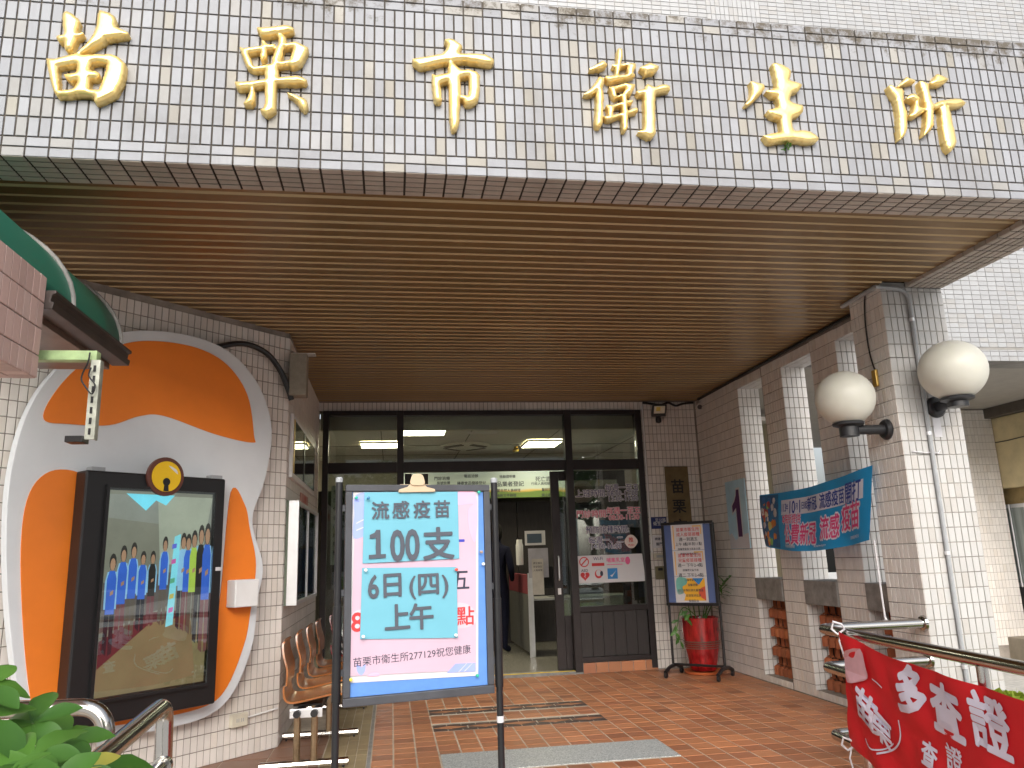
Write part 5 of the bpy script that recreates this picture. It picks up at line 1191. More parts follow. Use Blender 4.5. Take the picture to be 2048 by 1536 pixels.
ROWS = [[('苗栗市衛生所', .062, M_RED), ('成人疫苗接種', .062, M_RED), ('週一到週五', .06, M_INK), ('上午 8點半到11點', .055, M_INK), ('請攜帶健保卡與身分證', .036, M_INK), ('現場抽號等候施打', .036, M_INK)],
        [('苗栗市衛生所', .062, M_RED), ('兒童疫苗接種', .062, M_RED), ('週一 下午2-4點', .06, M_INK), ('請攜帶兒童手冊', .036, M_INK), ('週二 下午2-4點', .06, M_INK), ('請攜帶健保卡', .036, M_INK)],
        [('溫馨提醒', .036, M_INK), ('接種前請先量體溫', .036, M_INK), ('並填寫評估單', .036, M_INK), ('敬請配合', .036, M_INK)]]
LABS = ['white adult vaccination notice, topmost on the wheeled stand', 'white child vaccination notice, middle one on the wheeled stand', 'yellow notice with coloured corners, lowest on the wheeled stand']
for k in range(3):
    b1 = sb1-.03-k*hh; b0 = b1-hh+.003; t = thing('stand_notice', LABS[k], 'notice', SB.p(mid, b0))
    G().pbox(SB, mid-pw_/2, mid+pw_/2, b0, b1, .0025, .0045).build('sheet', M_PAPER, t)
    if k < 2:
        for q in ((mid-pw_/2+.02, mid-pw_/2+.032, b0+.01, b1-.01), (mid+pw_/2-.03, mid+pw_/2-.02, b1-.11, b1-.03), (mid+pw_/2-.12, mid+pw_/2-.02, b1-.029, b1-.015)): G().pbox(SB, *q, .0047, .0055).build('border', M_BRD, t)
        for j, (s_, sz, mt) in enumerate(ROWS[k]): text(s_, SB, mid+.01, b1-.055-j*.052, sz*.72, mt, t, c=.006, bold=.012)
    else:
        y0, y1_ = b0+.02, b1-.02; x0, x1_ = mid-pw_/2+.025, mid+pw_/2-.025
        G().pbox(SB, x0, x1_, y0, y1_, .0047, .0055).build('print', M_YO, t)
        G().sheet(SB, catmull([(x0, y1_), (x0+.11, y1_), (x0+.11, y1_-.06), (x0+.06, y1_-.09), (x0+.07, y1_-.15), (x0, y1_-.16)], 4), .0060).build('print', M_TEAL, t)
        G().sheet(SB, [(x1_-.14, y1_), (x1_-.01, y1_), (x1_-.07, y1_-.07)], .0060).build('print', M_BLUE, t)
        G().sheet(SB, [(x1_, y0), (x1_-.08*.6, y0+.03), (x1_-.08, y0+.08), (x1_-.05, y0+.13), (x1_, y0+.15)], .0060).build('print', M_COR, t)
        G().sheet(SB, [(x0, y0), (x0+.07, y0), (x0+.09, y0+.06), (x0+.05, y0+.12), (x0, y0+.12)], .0060).build('print', M_PAPER, t)
        for j, (s_, sz, mt) in enumerate(ROWS[2]): text(s_, SB, mid+.02, b1-.09-j*.055, sz*.8, mt, t, c=.0066, bold=.01)
PO = Vector((5.10, 5.02, 0))
pot = thing('red_planter', 'glossy red barrel planter with trailing greenery in the porch corner', 'planter', PO)
M_POT = mat('red_glaze', (.30, .010, .012), .18, var=.6, scale=9, stretch=(3, 3, .7), coat=.8)
pz = onY(1410, 1236, 4.85).z; pr = .205
pb_ = G().lathe([(.135, .035), (.145, .05), (.165, .14), (.185, .25), (.198, .36), (pr, pz-.02), (pr+.004, pz-.005), (pr-.002, pz), (pr-.02, pz-.01), (pr-.025, pz-.05)], PO, 40).build('pot', M_POT, pot, smooth=True)
for k in range(4): G().lathe([(.1805+.0035*k, .262+k*.022), (.190+.0035*k, .268+k*.022), (.190+.0035*k, .276+k*.022), (.1835+.0035*k, .282+k*.022)], PO, 40).build('band', mat('band_brown', (.13, .06, .045), .4), pb_, smooth=True)
G().lathe([(.17, .002), (.20, .006), (.215, .034), (.20, .034), (.185, .012), (.0, .012)], PO, 32).build('saucer', mat('terracotta', (.50, .13, .04), .6), pot, smooth=True)
G().lathe([(.178, pz-.055), (.0, pz-.045)], PO, 24).build('soil', mat('soil', (.03, .02, .015), .9), pot)
def leaf_mesh(name, mt, L_=.14, w=.045, bend=.25, n=6, fold=.15, tip=1.0, base=.12, rip=0.):
    """one leaf along +Y: blade of quads with a folded midrib, drooping tip and rippled margin"""
    g = G()
    for i in range(n+1):
        t = i/n; ww = w*max(base*(1-t), math.sin(math.pi*min(1, t**1.25*.97+.03))**.8) if i < n else .002
        y = L_*t; z = -bend*L_*t*t
        rp = rip*w*math.sin(i*2.4)
        g.v += [(-ww, y, z+fold*ww+rp), (0, y, z), (ww, y, z+fold*ww-rp)]
    for i in range(n):
        a = i*3; g.f += [(a, a+1, a+4, a+3), (a+1, a+2, a+5, a+4)]
    return g.mesh(name, mt, True, 180)
M_LEAF = leaf_mat('bright_leaf', (.030, .105, .016), (.095, .23, .035), sc=10.)
M_LEAFM = leaf_mat('mid_leaf', (.035, .12, .018), (.10, .25, .045))
def place_leaf(me, parent, p, d, up, s_=1., name='leaf'):
    d = d.normalized(); x = d.cross(up).normalized(); z = x.cross(d)
    o = bpy.data.objects.new(name, me); COL.objects.link(o); o.parent = parent
    o.matrix_local = Matrix(((x.x*s_, d.x*s_, z.x*s_, p.x-wpos(parent).x), (x.y*s_, d.y*s_, z.y*s_, p.y-wpos(parent).y), (x.z*s_, d.z*s_, z.z*s_, p.z-wpos(parent).z), (0, 0, 0, 1)))
    return o
lm_s = leaf_mesh('leaf', M_LEAFM, .11, .02, .3)
UP = Vector((0, 0, 1))
# upright fronds behind the board and a trailing stem at the left
for k in range(9):
    an = random.uniform(0, 6.28); r = random.uniform(.02, .12); p0 = PO+Vector((math.cos(an)*r, math.sin(an)*r, pz-.04))
    tip = p0+Vector((math.cos(an)*.2, math.sin(an)*.14, random.uniform(.35, .75)))
    if k < 3: tip = PO+Vector((.26+.03*k, -.10-.05*k, pz+.25+.09*k))
    path = [p0.lerp(tip, t)+Vector((0, 0, .06*math.sin(t*3.1))) for t in (0, .33, .66, 1)]
    st_ = G().tube(path, [.006, .005, .004, .003], 6).build('stem', M_LEAFM, pot, smooth=True)
    for j in range(10):
        t = .25+.075*j; p = p0.lerp(tip, t)+Vector((0, 0, .06*math.sin(t*3.1))); sd = 1 if j % 2 else -1
        dr = (tip-p0).normalized(); side = dr.cross(Vector((math.sin(k), math.cos(k), .3))).normalized()
        place_leaf(lm_s, st_, p, side*sd+dr*.6+Vector((0, 0, .1)), UP+side*.2, random.uniform(.8, 1.2))
tr_ = [onY(x, y, 4.82) for x, y in ((1392, 1232), (1370, 1215), (1360, 1225), (1355, 1250), (1352, 1272), (1358, 1285))]
st_ = G().tube(catmull([tuple(p) for p in tr_], 4, False), .005, 6).build('stem', M_LEAFM, pot, smooth=True)
for j, (x, y) in enumerate(((1356, 1240), (1352, 1250), (1356, 1258), (1350, 1264), (1358, 1272), (1360, 1282), (1376, 1222), (1368, 1226), (1380, 1228), (1364, 1220), (1372, 1236))):
    place_leaf(lm_s, st_, onY(x, y, 4.81), Vector((random.uniform(-1, 1), -.3, random.uniform(-1.2, -.2))), Vector((.2, -1, .4)), random.uniform(.7, 1.0))

# ================================================================ globe lamps on the pillar
M_GLOBE = mat('opal_globe', (.60, .60, .54), .5, var=.06, scale=2.5, sub=.5, coat=.12)
M_LB = mat('lamp_black', (.018, .019, .022), .38, var=.3)
def globe(lab, base, n, gc, r):
    t = thing('globe_lamp', lab, 'wall lamp', base, 'opal globe lamps on the corner pillar')
    G().lathe([(.075, .0), (.075, .012), (.06, .03), (.05, .032)], base, 24, n).build('wall_plate', M_LB, t, smooth=True)
    cb = Vector((gc.x, gc.y, gc.z-r-.075)); e = Vector((cb.x, cb.y, base.z))
    G().tube([base+Vector(n)*.03, base+Vector(n)*((e-base).dot(Vector(n))-.03)], .035, 14).build('arm', M_LB, t, smooth=True)
    G().lathe([(.0, base.z-cb.z-.05), (.066, base.z-cb.z-.048), (.066, .07), (.105, .085), (.108, .10), (.09, .11), (.07, .115)], cb, 28).build('cup', M_LB, t, smooth=True)
    pr_ = [(r*math.sin(a), -r*.96*math.cos(a)) for a in np.linspace(.42, math.pi, 22)]
    G().lathe([(max(x, .0), z) for x, z in pr_], gc, 40).build('globe', M_GLOBE, t, smooth=True, ang=80)
g1 = onY(1690, 797, 1.55); globe('cream globe lamp on the shaded inner side of the pillar', Vector((PX0-.001, 1.555, onX(1770, 860, PX0).z)), Vector((-1, 0, 0)), g1, 57*(g1-CAM).dot(fwd)/F_PX)
g2 = onY(1905, 741, 1.14); globe('cream globe lamp on the bright front of the pillar', Vector((5.545, PY0-.001, onY(1868, 815, PY0).z)), Vector((0, -1, 0)), g2, 63*(g2-CAM).dot(fwd)/F_PX)
# conduit down the pillar, elbow under the ceiling, pull cord with brass box, paper tag
cx = 5.455
t = thing('grey_conduit', 'grey plastic conduit running down the pillar front', 'conduit', (cx, PY0-.014, -.1))
pt_ = arc_path([(5.20, PY0-.016, 3.125), (cx, PY0-.016, 3.11), (cx+.004, PY0-.016, -.12)], .10)
G().tube(pt_, .0145, 10).build('pipe', M_PVC, t, smooth=True)
for z in (2.88, 2.05, 1.23, .5): G().lathe([(.0175, -.012), (.0175, .012)], (cx, PY0-.016, z), 12).build('clip', M_ALU, t)
pt_ = [(XR-.03, y, ceil_z(y)-.018) for y in (5.3, 3.5, 1.9)]
G().tube(pt_, .016, 8).build('ceiling_cable', M_BLACK, smooth=True, label='black cable along the ceiling edge above the fins', cat='cable')
G().tube([(5.225, 1.86, 3.13), (5.225, 1.42, 3.135)], .018, 8).build('cable_duct', M_PVC, smooth=True, label='short grey cable duct at the pillar head', cat='duct')
cd = thing('pull_cord', 'black hanging cord ending in a brass box on the pillar side', 'cord', (5.23, 1.62, 2.45))
cz = [onX(x, y, PX0-.012) for x, y in ((1731, 580), (1729, 610), (1731, 650), (1738, 700), (1746, 730), (1751, 742))]
G().tube(catmull([tuple(p) for p in cz], 4, False), .006, 7).build('cord', M_BLACK, cd, smooth=True)
q = onX(1751, 756, PX0-.012); G().box(q.x-.014, q.x+.010, q.y-.025, q.y+.025, q.z-.065, q.z+.06).build('box', mat('brass_box', (.55, .36, .09), .35, metal=.5), cd, bevel=.006)
PPL = Pl((PX0, PY0-.002, 0), (1, 0, 0)); a0, b1 = PPL.ab(1864, 836); a1, b0 = PPL.ab(1885, 874)
G().pbox(PPL, a0, a1, b0, b1, .001, .003).build('paper_tag', M_PAPER, label='small blank white paper stuck below the front globe lamp', cat='paper')
tw = [PPL.p(*PPL.ab(x, y), .012) for x, y in ((1823, 903), (1850, 906), (1864, 904), (1874, 907), (1878, 900))]
G().tube([tuple(p) for p in tw], .004, 6).build('tie_string', M_PAPER, label='white string tied round the conduit on the pillar', cat='string')

# ================================================================ blue banner on the fin wall
bA = Vector((5.37, 4.05, 0)); bB = Vector((5.21, 1.46, 0)); BD = (bB-bA); BL_ = BD.length
PBL = Pl(bA, BD)
def bz(x, y): return PBL.ab(x, y)
cor = [bz(1536, 1092), bz(1745, 1080), bz(1755, 930), bz(1527, 990)]   # BL BR TR TL
BBL, BBR, BTR, BTL = [Vector((*c, 0)) for c in cor]
def bsurf(s_, t_, c=0.):
    q = (BBL*(1-s_)+BBR*s_)*(1-t_)+(BTL*(1-s_)+BTR*s_)*t_
    sag = .05*math.sin(math.pi*s_)
    fold = .022*math.sin(s_*21+1.2*math.sin(t_*2.5))*(1-.5*t_)+.03*math.sin(s_*6+t_*2)+.05*math.sin(math.pi*s_)
    corner = -.03*(s_ > .9)*(s_-.9)/.1*abs(t_-.5)*2
    return PBL.p(q.x, q.y-sag*(1.25-t_*.45)+(-.06*(1-t_)*max(0, .16-s_)/.16*0), fold*.55+c+.02)
blue = thing('blue_banner', 'creased blue vaccine banner strung across the side fins', 'banner', bA)
def bsheet(s0, s1, t0, t1, c, mt, nm, nx=60, ny=14):
    g = G()
    for j in range(ny+1):
        for i in range(nx+1): g.v.append(tuple(bsurf(s0+(s1-s0)*i/nx, t0+(t1-t0)*j/ny, c)))
    for j in range(ny):
        for i in range(nx): k = j*(nx+1)+i; g.f.append((k, k+1, k+nx+2, k+nx+1))
    return g.build(nm, mt, blue, smooth=True, ang=180)
M_BBL = mat('banner_blue', (.012, .27, .58), .5, var=.10, scale=2); M_BNV = mat('banner_navy', (.02, .05, .30), .5); M_BWH = mat('banner_white', (.62, .64, .74), .5, var=.04); M_BPK = mat('banner_pink', (.62, .05, .20), .5)
bsheet(0, 1, 0, 1, 0, M_BBL, 'cloth')
bsheet(0.0, .20, .02, .98, .0025, mat('banner_collage', (.03, .05, .14), .5, var=.9, scale=9, col2=(.0, .16, .36)), 'print', 14, 14)
bsheet(.235, .95, .60, .86, .0025, M_BWH, 'print', 50, 6)
def bfn(a, b, c): return bsurf(a, b, c)
def btext(s_, s, t, h, mt, bold, c, sx=1., blob=None):
    asp = .53/BL_
    def fn(a, b, cc): return bsurf(s+(a*asp), t+b, cc)
    if blob: text(s_, None, 0, 0, h, blob, blue, c=c-.0018, bold=.085, fn=fn, sx=sx, name='outline')
    text(s_, None, 0, 0, h, mt, blue, c=c, bold=bold, fn=fn, sx=sx)
for s_, x, h in (('113', .268, .19), ('年', .306, .12), ('10', .348, .29), ('月', .39, .12), ('1', .415, .29), ('日起', .452, .13), ('新冠', .525, .23), ('、', .585, .2), ('流感疫苗', .70, .245), ('開打', .87, .33)): btext(s_, x, .73, h, M_BNV, .02, .0055)
btext('本院所提供', .335, .53, .17, M_BPK, .015, .006, blob=M_BWH); btext('公費新冠', .42, .27, .36, M_BPK, .02, .006, blob=M_BWH); btext('、', .565, .25, .25, M_BPK, .03, .006, blob=M_BWH); btext('流感', .68, .32, .37, M_BPK, .02, .006, blob=M_BWH); btext('疫苗', .85, .40, .40, M_BPK, .02, .006, blob=M_BWH)
btext('衛生福利部疾病管制署', .33, .075, .055, M_BWH, .02, .004); btext('廣告 https://www.cdc.gov.tw', .60, .075, .05, M_BWH, .01, .004); btext('苗栗縣政府衛生局', .88, .10, .05, M_BWH, .01, .004)
for k in range(34):     # small printed picture collage at the left end: mugs, fruit, flowers
    s_ = random.uniform(.025, .165); t_ = random.uniform(.10, .92); r = random.uniform(.012, .022); col = random.choice([(.55, .18, .02), (.45, .4, .12), (.5, .48, .5), (.02, .12, .35), (.35, .05, .05), (.2, .4, .1), (.5, .45, .3)])
    n = 9; rr = [random.uniform(.7, 1.2) for _ in range(n)]
    g = G().add([bsurf(s_+r*rr[i]*math.cos(i*2*math.pi/n)*.9, t_+r*4.2*rr[i]*math.sin(i*2*math.pi/n), .0042+.0003*k*.3) for i in range(n)], [tuple(range(n))]); g.build('print', mat('collage_%d' % (int(col[0]*100)*10+int(col[2]*100)), col, .5, var=.2), blue)
rp = thing('white_rope', 'white cord hanging from the blue banner to the railing', 'rope', onX(1775, 1240, PX0-.05))
G().tube([onX(x, y, PX0-.06) for x, y in ((1748, 1080), (1754, 1120), (1762, 1180), (1770, 1235))], .007, 8).build('cord', M_PAPER, rp, smooth=True); G().lathe([(.004, .05), (.012, .03), (.014, .0), (.0, -.005)], onX(1773, 1248, PX0-.06), 10).build('knot', M_PAPER, rp)
# ================================================================ stainless railings
RZ = .78
rA = Vector((5.235, 1.45, RZ)); rc = onZ(1643, 1257, RZ); rD = onZ(2048, 1337, RZ); rdir = (rD-rc).normalized(); rE = rc+rdir*3.6
rail = thing('steel_railing', 'stainless steel three bar railing bent round from the pillar', 'railing', (rc.x, rc.y, 0))
RR = .031
M_ST = M_STEEL
for k, z in enumerate((.78, .545, .14)):
    d = Vector((0, 0, z-RZ)); G().tube(arc_path([rA+d, rc+d, rE+d], .05, 6), RR, 16).build('bar', M_ST, rail, smooth=True)
    G().lathe([(.052, .0), (.052, .006), (.046, .018), (.033, .022)], rA+d+Vector((.014, 0, 0)), 20, (-1, 0, 0)).build('flange', M_ST, rail, smooth=True)
for s_ in (.42, 1.6, 2.8):
    p = rc+rdir*s_; G().tube([(p.x, p.y, -.19), (p.x, p.y, .755)], .025, 14).build('post', M_ST, rail, smooth=True)
# left railings: one run to the left, one run towards the street, each with a bent-down end
LZ = .82
a0 = onZ(15, 1420, LZ); a1 = onZ(205, 1412, LZ); dl = (a1-a0).normalized()
lr1 = thing('bent_handrail', 'steel handrail behind the leaves, its end bent down to a post', 'railing', (a1.x, a1.y, -.2))
G().tube(arc_path([a0-dl*1.2, a1+dl*.02, Vector((a1.x+dl.x*.02, a1.y+dl.y*.02, -.15))], .11, 10), RR, 16).build('bar', M_ST, lr1, smooth=True)
for z in (.45, .12): G().tube([a0-dl*1.2+Vector((0, 0, z-LZ)), a1+Vector((0, 0, z-LZ))], .024, 12).build('lower_bar', M_ST, lr1, smooth=True)
b0 = onZ(330, 1408, LZ); b1 = onZ(180, 1534, LZ-.05); db = (b1-b0).normalized()
lr2 = thing('ramp_handrail', 'steel handrail sloping toward the street with looped end', 'railing', (b0.x, b0.y, -.2))
G().tube(arc_path([b0+db*2.6, b0, Vector((b0.x+.012, b0.y, LZ-.42)), Vector((b0.x+.012, b0.y, -.15))], .07, 10), RR, 16).build('bar', M_ST, lr2, smooth=True)
lb = Vector((b0.x+.012, b0.y, LZ-.20)); G().tube([lb, lb+db*2.6], .026, 14).build('lower_bar', M_ST, lr2, smooth=True); G().lathe([(.034, -.012), (.034, .012)], lb+db*.03, 16, db).build('collar', M_ST, lr2, smooth=True)
for s_ in (1.0, 2.3): p = b0+db*s_; G().tube([(p.x, p.y, -.2), (p.x, p.y, p.z-.02)], .024, 12).build('post', M_ST, lr2, smooth=True)

# ================================================================ red banner tied to the right railing
RB = Pl(rc+rdir*.30+Vector((0, 0, -RZ)), rdir); nn = RB.n
if nn.dot(CAM-RB.o) < 0: RB.n = -nn
def rb(x, y): return RB.ab(x, y, .04)
tl = rb(1688, 1262); bl = rb(1703, 1490); t2 = rb(1850, 1335); t3 = rb(2048, 1398); b2 = rb(1800, 1545)
top = catmull([tl, rb(1760, 1304), t2, t3, (t3[0]+.9, t3[1]-.04)], 8, False); Lb = top[-1][0]-tl[0]
def topz(a):
    for i in range(len(top)-1):
        if top[i][0] <= a <= top[i+1][0]: f_ = (a-top[i][0])/(top[i+1][0]-top[i][0]+1e-9); return top[i][1]+(top[i+1][1]-top[i][1])*f_
    return top[-1][1] if a > tl[0] else top[0][1]
def rsurf(a, d, c=0.):
    """a along the rail, d metres below the top edge"""
    h0 = tl[1]-bl[1]; s_ = (a-tl[0])/Lb
    aa = a+(bl[0]-tl[0])*d/h0*max(0, 1-s_*4)
    z = topz(a)-d*(1-.0*s_)
    w = .014*math.sin(a*9+d*6)+.010*math.sin(a*4-d*11+1)+.012*math.sin((a-d*1.2)*15)*max(0, 1-s_*1.5)
    return RB.p(aa, z, .045+abs(w)*.9+c)
red = thing('red_banner', 'red cloth banner with white slogan hanging from the right railing', 'banner', RB.p(tl[0], 0))
Hd = tl[1]-bl[1]; g = G(); nx, ny = 70, 26
for j in range(ny+1):
    for i in range(nx+1): g.v.append(tuple(rsurf(tl[0]+Lb*i/nx, Hd*j/ny)))
for j in range(ny):
    for i in range(nx): k = j*(nx+1)+i; g.f.append((k, k+1, k+nx+2, k+nx+1))
M_RCL = mat('red_cloth', (.60, .010, .018), .62, var=.08, scale=3, bump=.15, bscale=500); M_RWH = mat('banner_lilac', (.66, .66, .80), .6, var=.03)
g.build('cloth', M_RCL, red, smooth=True, ang=180)
def rtext(s_, x, y, h, bold=.05, rot=0., sx=1.):
    a, b = rb(x, y); dd = topz(a)-b
    def fn(p, q, c): return rsurf(a+p, dd-q, c)
    text(s_, None, 0, 0, h, M_RWH, red, c=.007, bold=bold, fn=fn, rot=rot, sx=sx)
SG = .255
rtext('多', 1829, 1384, SG, .045, R(-4)); rtext('查', 1900, 1424, SG, .045, R(-4)); rtext('證', 1988, 1452, SG, .03, R(-4)); rtext('查', 1867, 1511, SG*.5, .03, R(-6)); rtext('證', 1914, 1520, SG*.5, .02, R(-6))
rtext('苗', 1745, 1420, .20, .04, R(-16)); rtext('栗', 1775, 1462, .17, .03, R(-18))
# emblem frame strokes round the small characters, and a plain pale patch above them
def rstroke(pts, w):
    q = [rb(*p) for p in pts]; q = catmull(q, 5, False); g = G()
    for i, (a, b) in enumerate(q):
        a2, b2_ = q[min(i+1, len(q)-1)]; a1_, b1_ = q[max(i-1, 0)]; dx, dz = a2-a1_, b2_-b1_; l = math.hypot(dx, dz)+1e-9
        for s_ in (-1, 1): aa = a-dz/l*w*s_; bb = b+dx/l*w*s_; g.v.append(tuple(rsurf(aa, topz(aa)-bb, .007)))
    for i in range(len(q)-1): k = 2*i; g.f.append((k, k+1, k+3, k+2))
    g.build('emblem_line', M_RWH, red)
rstroke([(1752, 1358), (1763, 1366), (1772, 1376)], .004); rstroke([(1805, 1440), (1810, 1470), (1806, 1490), (1790, 1503), (1770, 1510)], .005); rstroke([(1745, 1480), (1752, 1494), (1762, 1502), (1780, 1500), (1796, 1488)], .004)
q = [rb(*p) for p in ((1700, 1308), (1728, 1297), (1740, 1335), (1745, 1352), (1738, 1362), (1712, 1366), (1704, 1340))]; g = G(); q = catmull(q, 3)
g.add([rsurf(a, topz(a)-b, .016) for a, b in q], [tuple(range(len(q)))]); g.build('pale_patch', mat('patch_pink', (.66, .40, .46), .6), red)
for lab, (x, y) in (('white cord knot tying the banner top to the railing', (1682, 1258)), ('white cord knot tying the banner foot to the post', (1703, 1490))):
    p = RB.p(*rb(x, y), .05); t = thing('banner_tie', lab, 'cord', p)
    G().tube([p+Vector((.0, -.03, .03)), p+Vector((-.035, .0, .045)), p+Vector((-.04, .02, .0)), p+Vector((-.01, .01, -.03)), p+Vector((.02, -.02, .0)), p+Vector((.0, -.03, .03))], .007, 8).build('loop', M_PAPER, t, smooth=True)
    G().tube([p+Vector((0, -.01, -.02)), p+Vector((-.01, 0, -.07)), p+Vector((.01, 0, -.16)), p+Vector((.03, -.01, -.20))], .005, 7).build('tail', M_PAPER, t, smooth=True)

# ================================================================ pink tiled beam end, green vaulted awning, bracket at the left
ba = onY(93, 552, 0.0); bb = onY(62, 757, 0.0); BXX = .25
beam = thing('tiled_gate_beam', 'pink tiled beam end projecting at the left below the canopy', 'beam', (BXX-.4, -.8, bb.z))
bm = G().box(BXX-.8, BXX-.006, -2.0, -.006, bb.z+.006, ba.z-.012).build('beam_core', M_CONC, beam)
TB = Tiler(beam, M_TP, t=.007)
PBm = Pl((BXX-.006, -2.0, 0), (0, 1, 0))
TB.field(bm, PBm, 0, 2.0, bb.z, ba.z, .062, .118, .006, pb=bb.z-.02, pa=2.0-.062*40)
PBu = Pl((BXX-.8, -.006, bb.z+.006), (1, 0, 0), (0, -1, 0)); TB.field(bm, PBu, 0, .8, 0, 1.99, .118, .062, .006)
TB.field(bm, Pl((BXX-.8, -2.0+.007, 0), (1, 0, 0)), 0, .8, bb.z, ba.z, .062, .118, .006)
TB.finish(300)
ge_ = onY(245, 718, 1.0); GX, GZ = ge_.x, ge_.z
aw_ = thing('green_awning', 'green vaulted plastic awning with dark metal gutter at the left', 'awning', (GX-.4, 0, GZ))
def awn_mat():
    mt, nt, b = new_mat('green_sheet_plastic'); L = nt.links.new
    b.inputs['Base Color'].default_value = (.05, .27, .19, 1); b.inputs['Roughness'].default_value = .3
    tr = node(nt, 'ShaderNodeBsdfTranslucent'); tr.inputs[0].default_value = (.10, .42, .30, 1); ms = node(nt, 'ShaderNodeMixShader'); ms.inputs[0].default_value = .35
    L(b.outputs[0], ms.inputs[1]); L(tr.outputs[0], ms.inputs[2]); L(ms.outputs[0], nt.nodes['Material Output'].inputs[0]); return mt
M_AWN = awn_mat()
tp = onY(150, 568, 1.0)
def arcp(t): # quarter ellipse from the gutter up and to the left
    ax = (GX-tp.x)*2.6; az = (tp.z-GZ)*1.17
    return (GX-.015-ax*(1-math.cos(t*math.pi/2)), GZ+.06+az*math.sin(t*math.pi/2))
g = G(); nA, nY = 16, 12
for j in range(nY+1):
    for i in range(nA+1): x, z = arcp(i/nA); g.v.append((x, -2.0+3.0*j/nY, z))
for j in range(nY):
    for i in range(nA): k = j*(nA+1)+i; g.f.append((k, k+nA+1, k+nA+2, k+1))
sh = g.build('vault_sheet', M_AWN, aw_, smooth=True, ang=180); so = sh.modifiers.new('solid', 'SOLIDIFY'); so.thickness = .006
for y in (-1.9, -1.2, -.45, .32, .995):
    G().tube([(arcp(i/12)[0]+.004, y, arcp(i/12)[1]+.004) for i in range(13)], .013, 8).build('rib', M_CONC, aw_, smooth=True)
M_GUT = mat('gutter_brown', (.09, .075, .07), .35, metal=.6, var=.2)
gp = [(-.06, 0), (.03, 0), (.035, .03), (.02, .035), (.025, .065), (.04, .07), (.04, .085), (-.06, .085)]
PGt = Pl((GX, -2.0, GZ-.03), (1, 0, 0), (0, 0, 1)); g = G(); n = len(gp)
for y in (-.0, 1.02): g.v += [(GX+a, y, GZ-.035+b) for a, b in gp]
g.f = [tuple(range(n)), tuple(range(n, 2*n))[::-1]]+[(i, i+n, (i+1) % n+n, (i+1) % n) for i in range(n)]
g.build('gutter', M_GUT, aw_, bevel=.003)
G().box(GX-.42, GX-.065, .0, 1.0, GZ-.06, GZ-.03).build('soffit_board', mat('soffit_brown', (.20, .14, .11), .35, metal=.4, var=.2), aw_)
br = thing('green_bracket', 'pale green slotted steel bracket with small black unit at its foot', 'bracket', onY(190, 880, .1))
M_GRB = mat('green_steel', (.36, .50, .24), .45, var=.25, scale=14)
p0 = onY(70, 712, .12); p1 = onY(197, 712, .12); p2 = onY(183, 880, .12)
G().box(p0.x, p1.x, .10, .15, p0.z-.022, p0.z+.022).build('arm', M_GRB, br, bevel=.003)
dr = G().box(p1.x-.022, p1.x+.018, .10, .108, p2.z, p1.z-.023).box(p1.x+.012, p1.x+.0185, .1085, .14, p2.z, p1.z-.023).build('drop_angle', mat('galv', (.42, .44, .38), .45, metal=.5, var=.3, scale=20), br)
for k in range(7): z = p2.z+.02+k*(p1.z-p2.z-.05)/7; G().box(p1.x-.008, p1.x+.002, .096, .0995, z, z+.028).build('slot', M_BLACK, dr)
q = onY(150, 880, .12); G().box(q.x-.03, p1.x-.023, .085, .16, q.z-.014, q.z+.014).build('black_unit', M_BLACK, br, bevel=.003)
wr = [onY(x, y, .08) for x, y in ((180, 705), (176, 725), (166, 745), (163, 760), (172, 775), (184, 788), (190, 770), (178, 752), (182, 735))]
G().tube(catmull([tuple(p) for p in wr], 4, False), .0035, 6).build('wire', M_BLACK, br, smooth=True)

# ================================================================ planting
M_TWIG = mat('green_stem', (.10, .16, .05), .6, var=.2)
me_l = [leaf_mesh('leaflet', M_LEAF, .15, .038, .30, 9, .30, rip=.04), leaf_mesh('leaflet', M_LEAF, .15, .041, .55, 9, .22, rip=.06), leaf_mesh('leaflet', M_LEAF, .14, .035, .12, 9, .35, rip=.03)]
M_LEAFY = leaf_mat('yellowing_leaf', (.25, .30, .03), (.42, .40, .08)); me_y = leaf_mesh('leaflet', M_LEAFY, .16, .033, .4, 8, .25)
PLc = onY(70, 1500, -1.25)
plant = thing('money_tree', 'leafy money tree with bright palmate leaves beside the left handrail', 'plant', (PLc.x, PLc.y, -.2))
HUB = [(62, 1518, -1.35), (66, 1446, -1.2), (-30, 1440, -1.3), (130, 1486, -1.05), (150, 1545, -1.2), (10, 1556, -1.5), (200, 1540, -.95), (-32, 1375, -1.25), (100, 1580, -1.45)]
for k, (x, y, Y) in enumerate(HUB):
    h = onY(x, y, Y); foot = Vector((PLc.x+random.uniform(-.06, .06), PLc.y+random.uniform(-.05, .05), h.z-.45))
    st_ = G().tube([Vector((PLc.x, PLc.y, h.z-.6)), foot.lerp(h, .5)+Vector((0, 0, .02)), h], [.007, .005, .004], 7).build('leaf_stalk', M_TWIG, plant, smooth=True)
    nl = random.choice((6, 7, 7, 5)); ph = random.uniform(0, 6.28); tilt = Vector((random.uniform(-.35, .35), -.45+random.uniform(-.3, .2), 1)).normalized()
    ex = tilt.orthogonal().normalized(); ey = tilt.cross(ex)
    for j in range(nl):
        an = ph+j*2*math.pi/nl+random.uniform(-.15, .15); d = ex*math.cos(an)+ey*math.sin(an)+tilt*random.uniform(.0, .25)
        s_ = random.uniform(.62, .9)
        place_leaf(me_y if (k == 4 and j == 2) else random.choice(me_l), st_, h, d, tilt, s_, 'leaflet')
G().tube([(PLc.x, PLc.y, -.19), (PLc.x+.02, PLc.y, .1), (PLc.x, PLc.y, .45)], [.03, .026, .018], 10).build('trunk', mat('bark', (.16, .13, .09), .8, var=.3), plant, smooth=True)
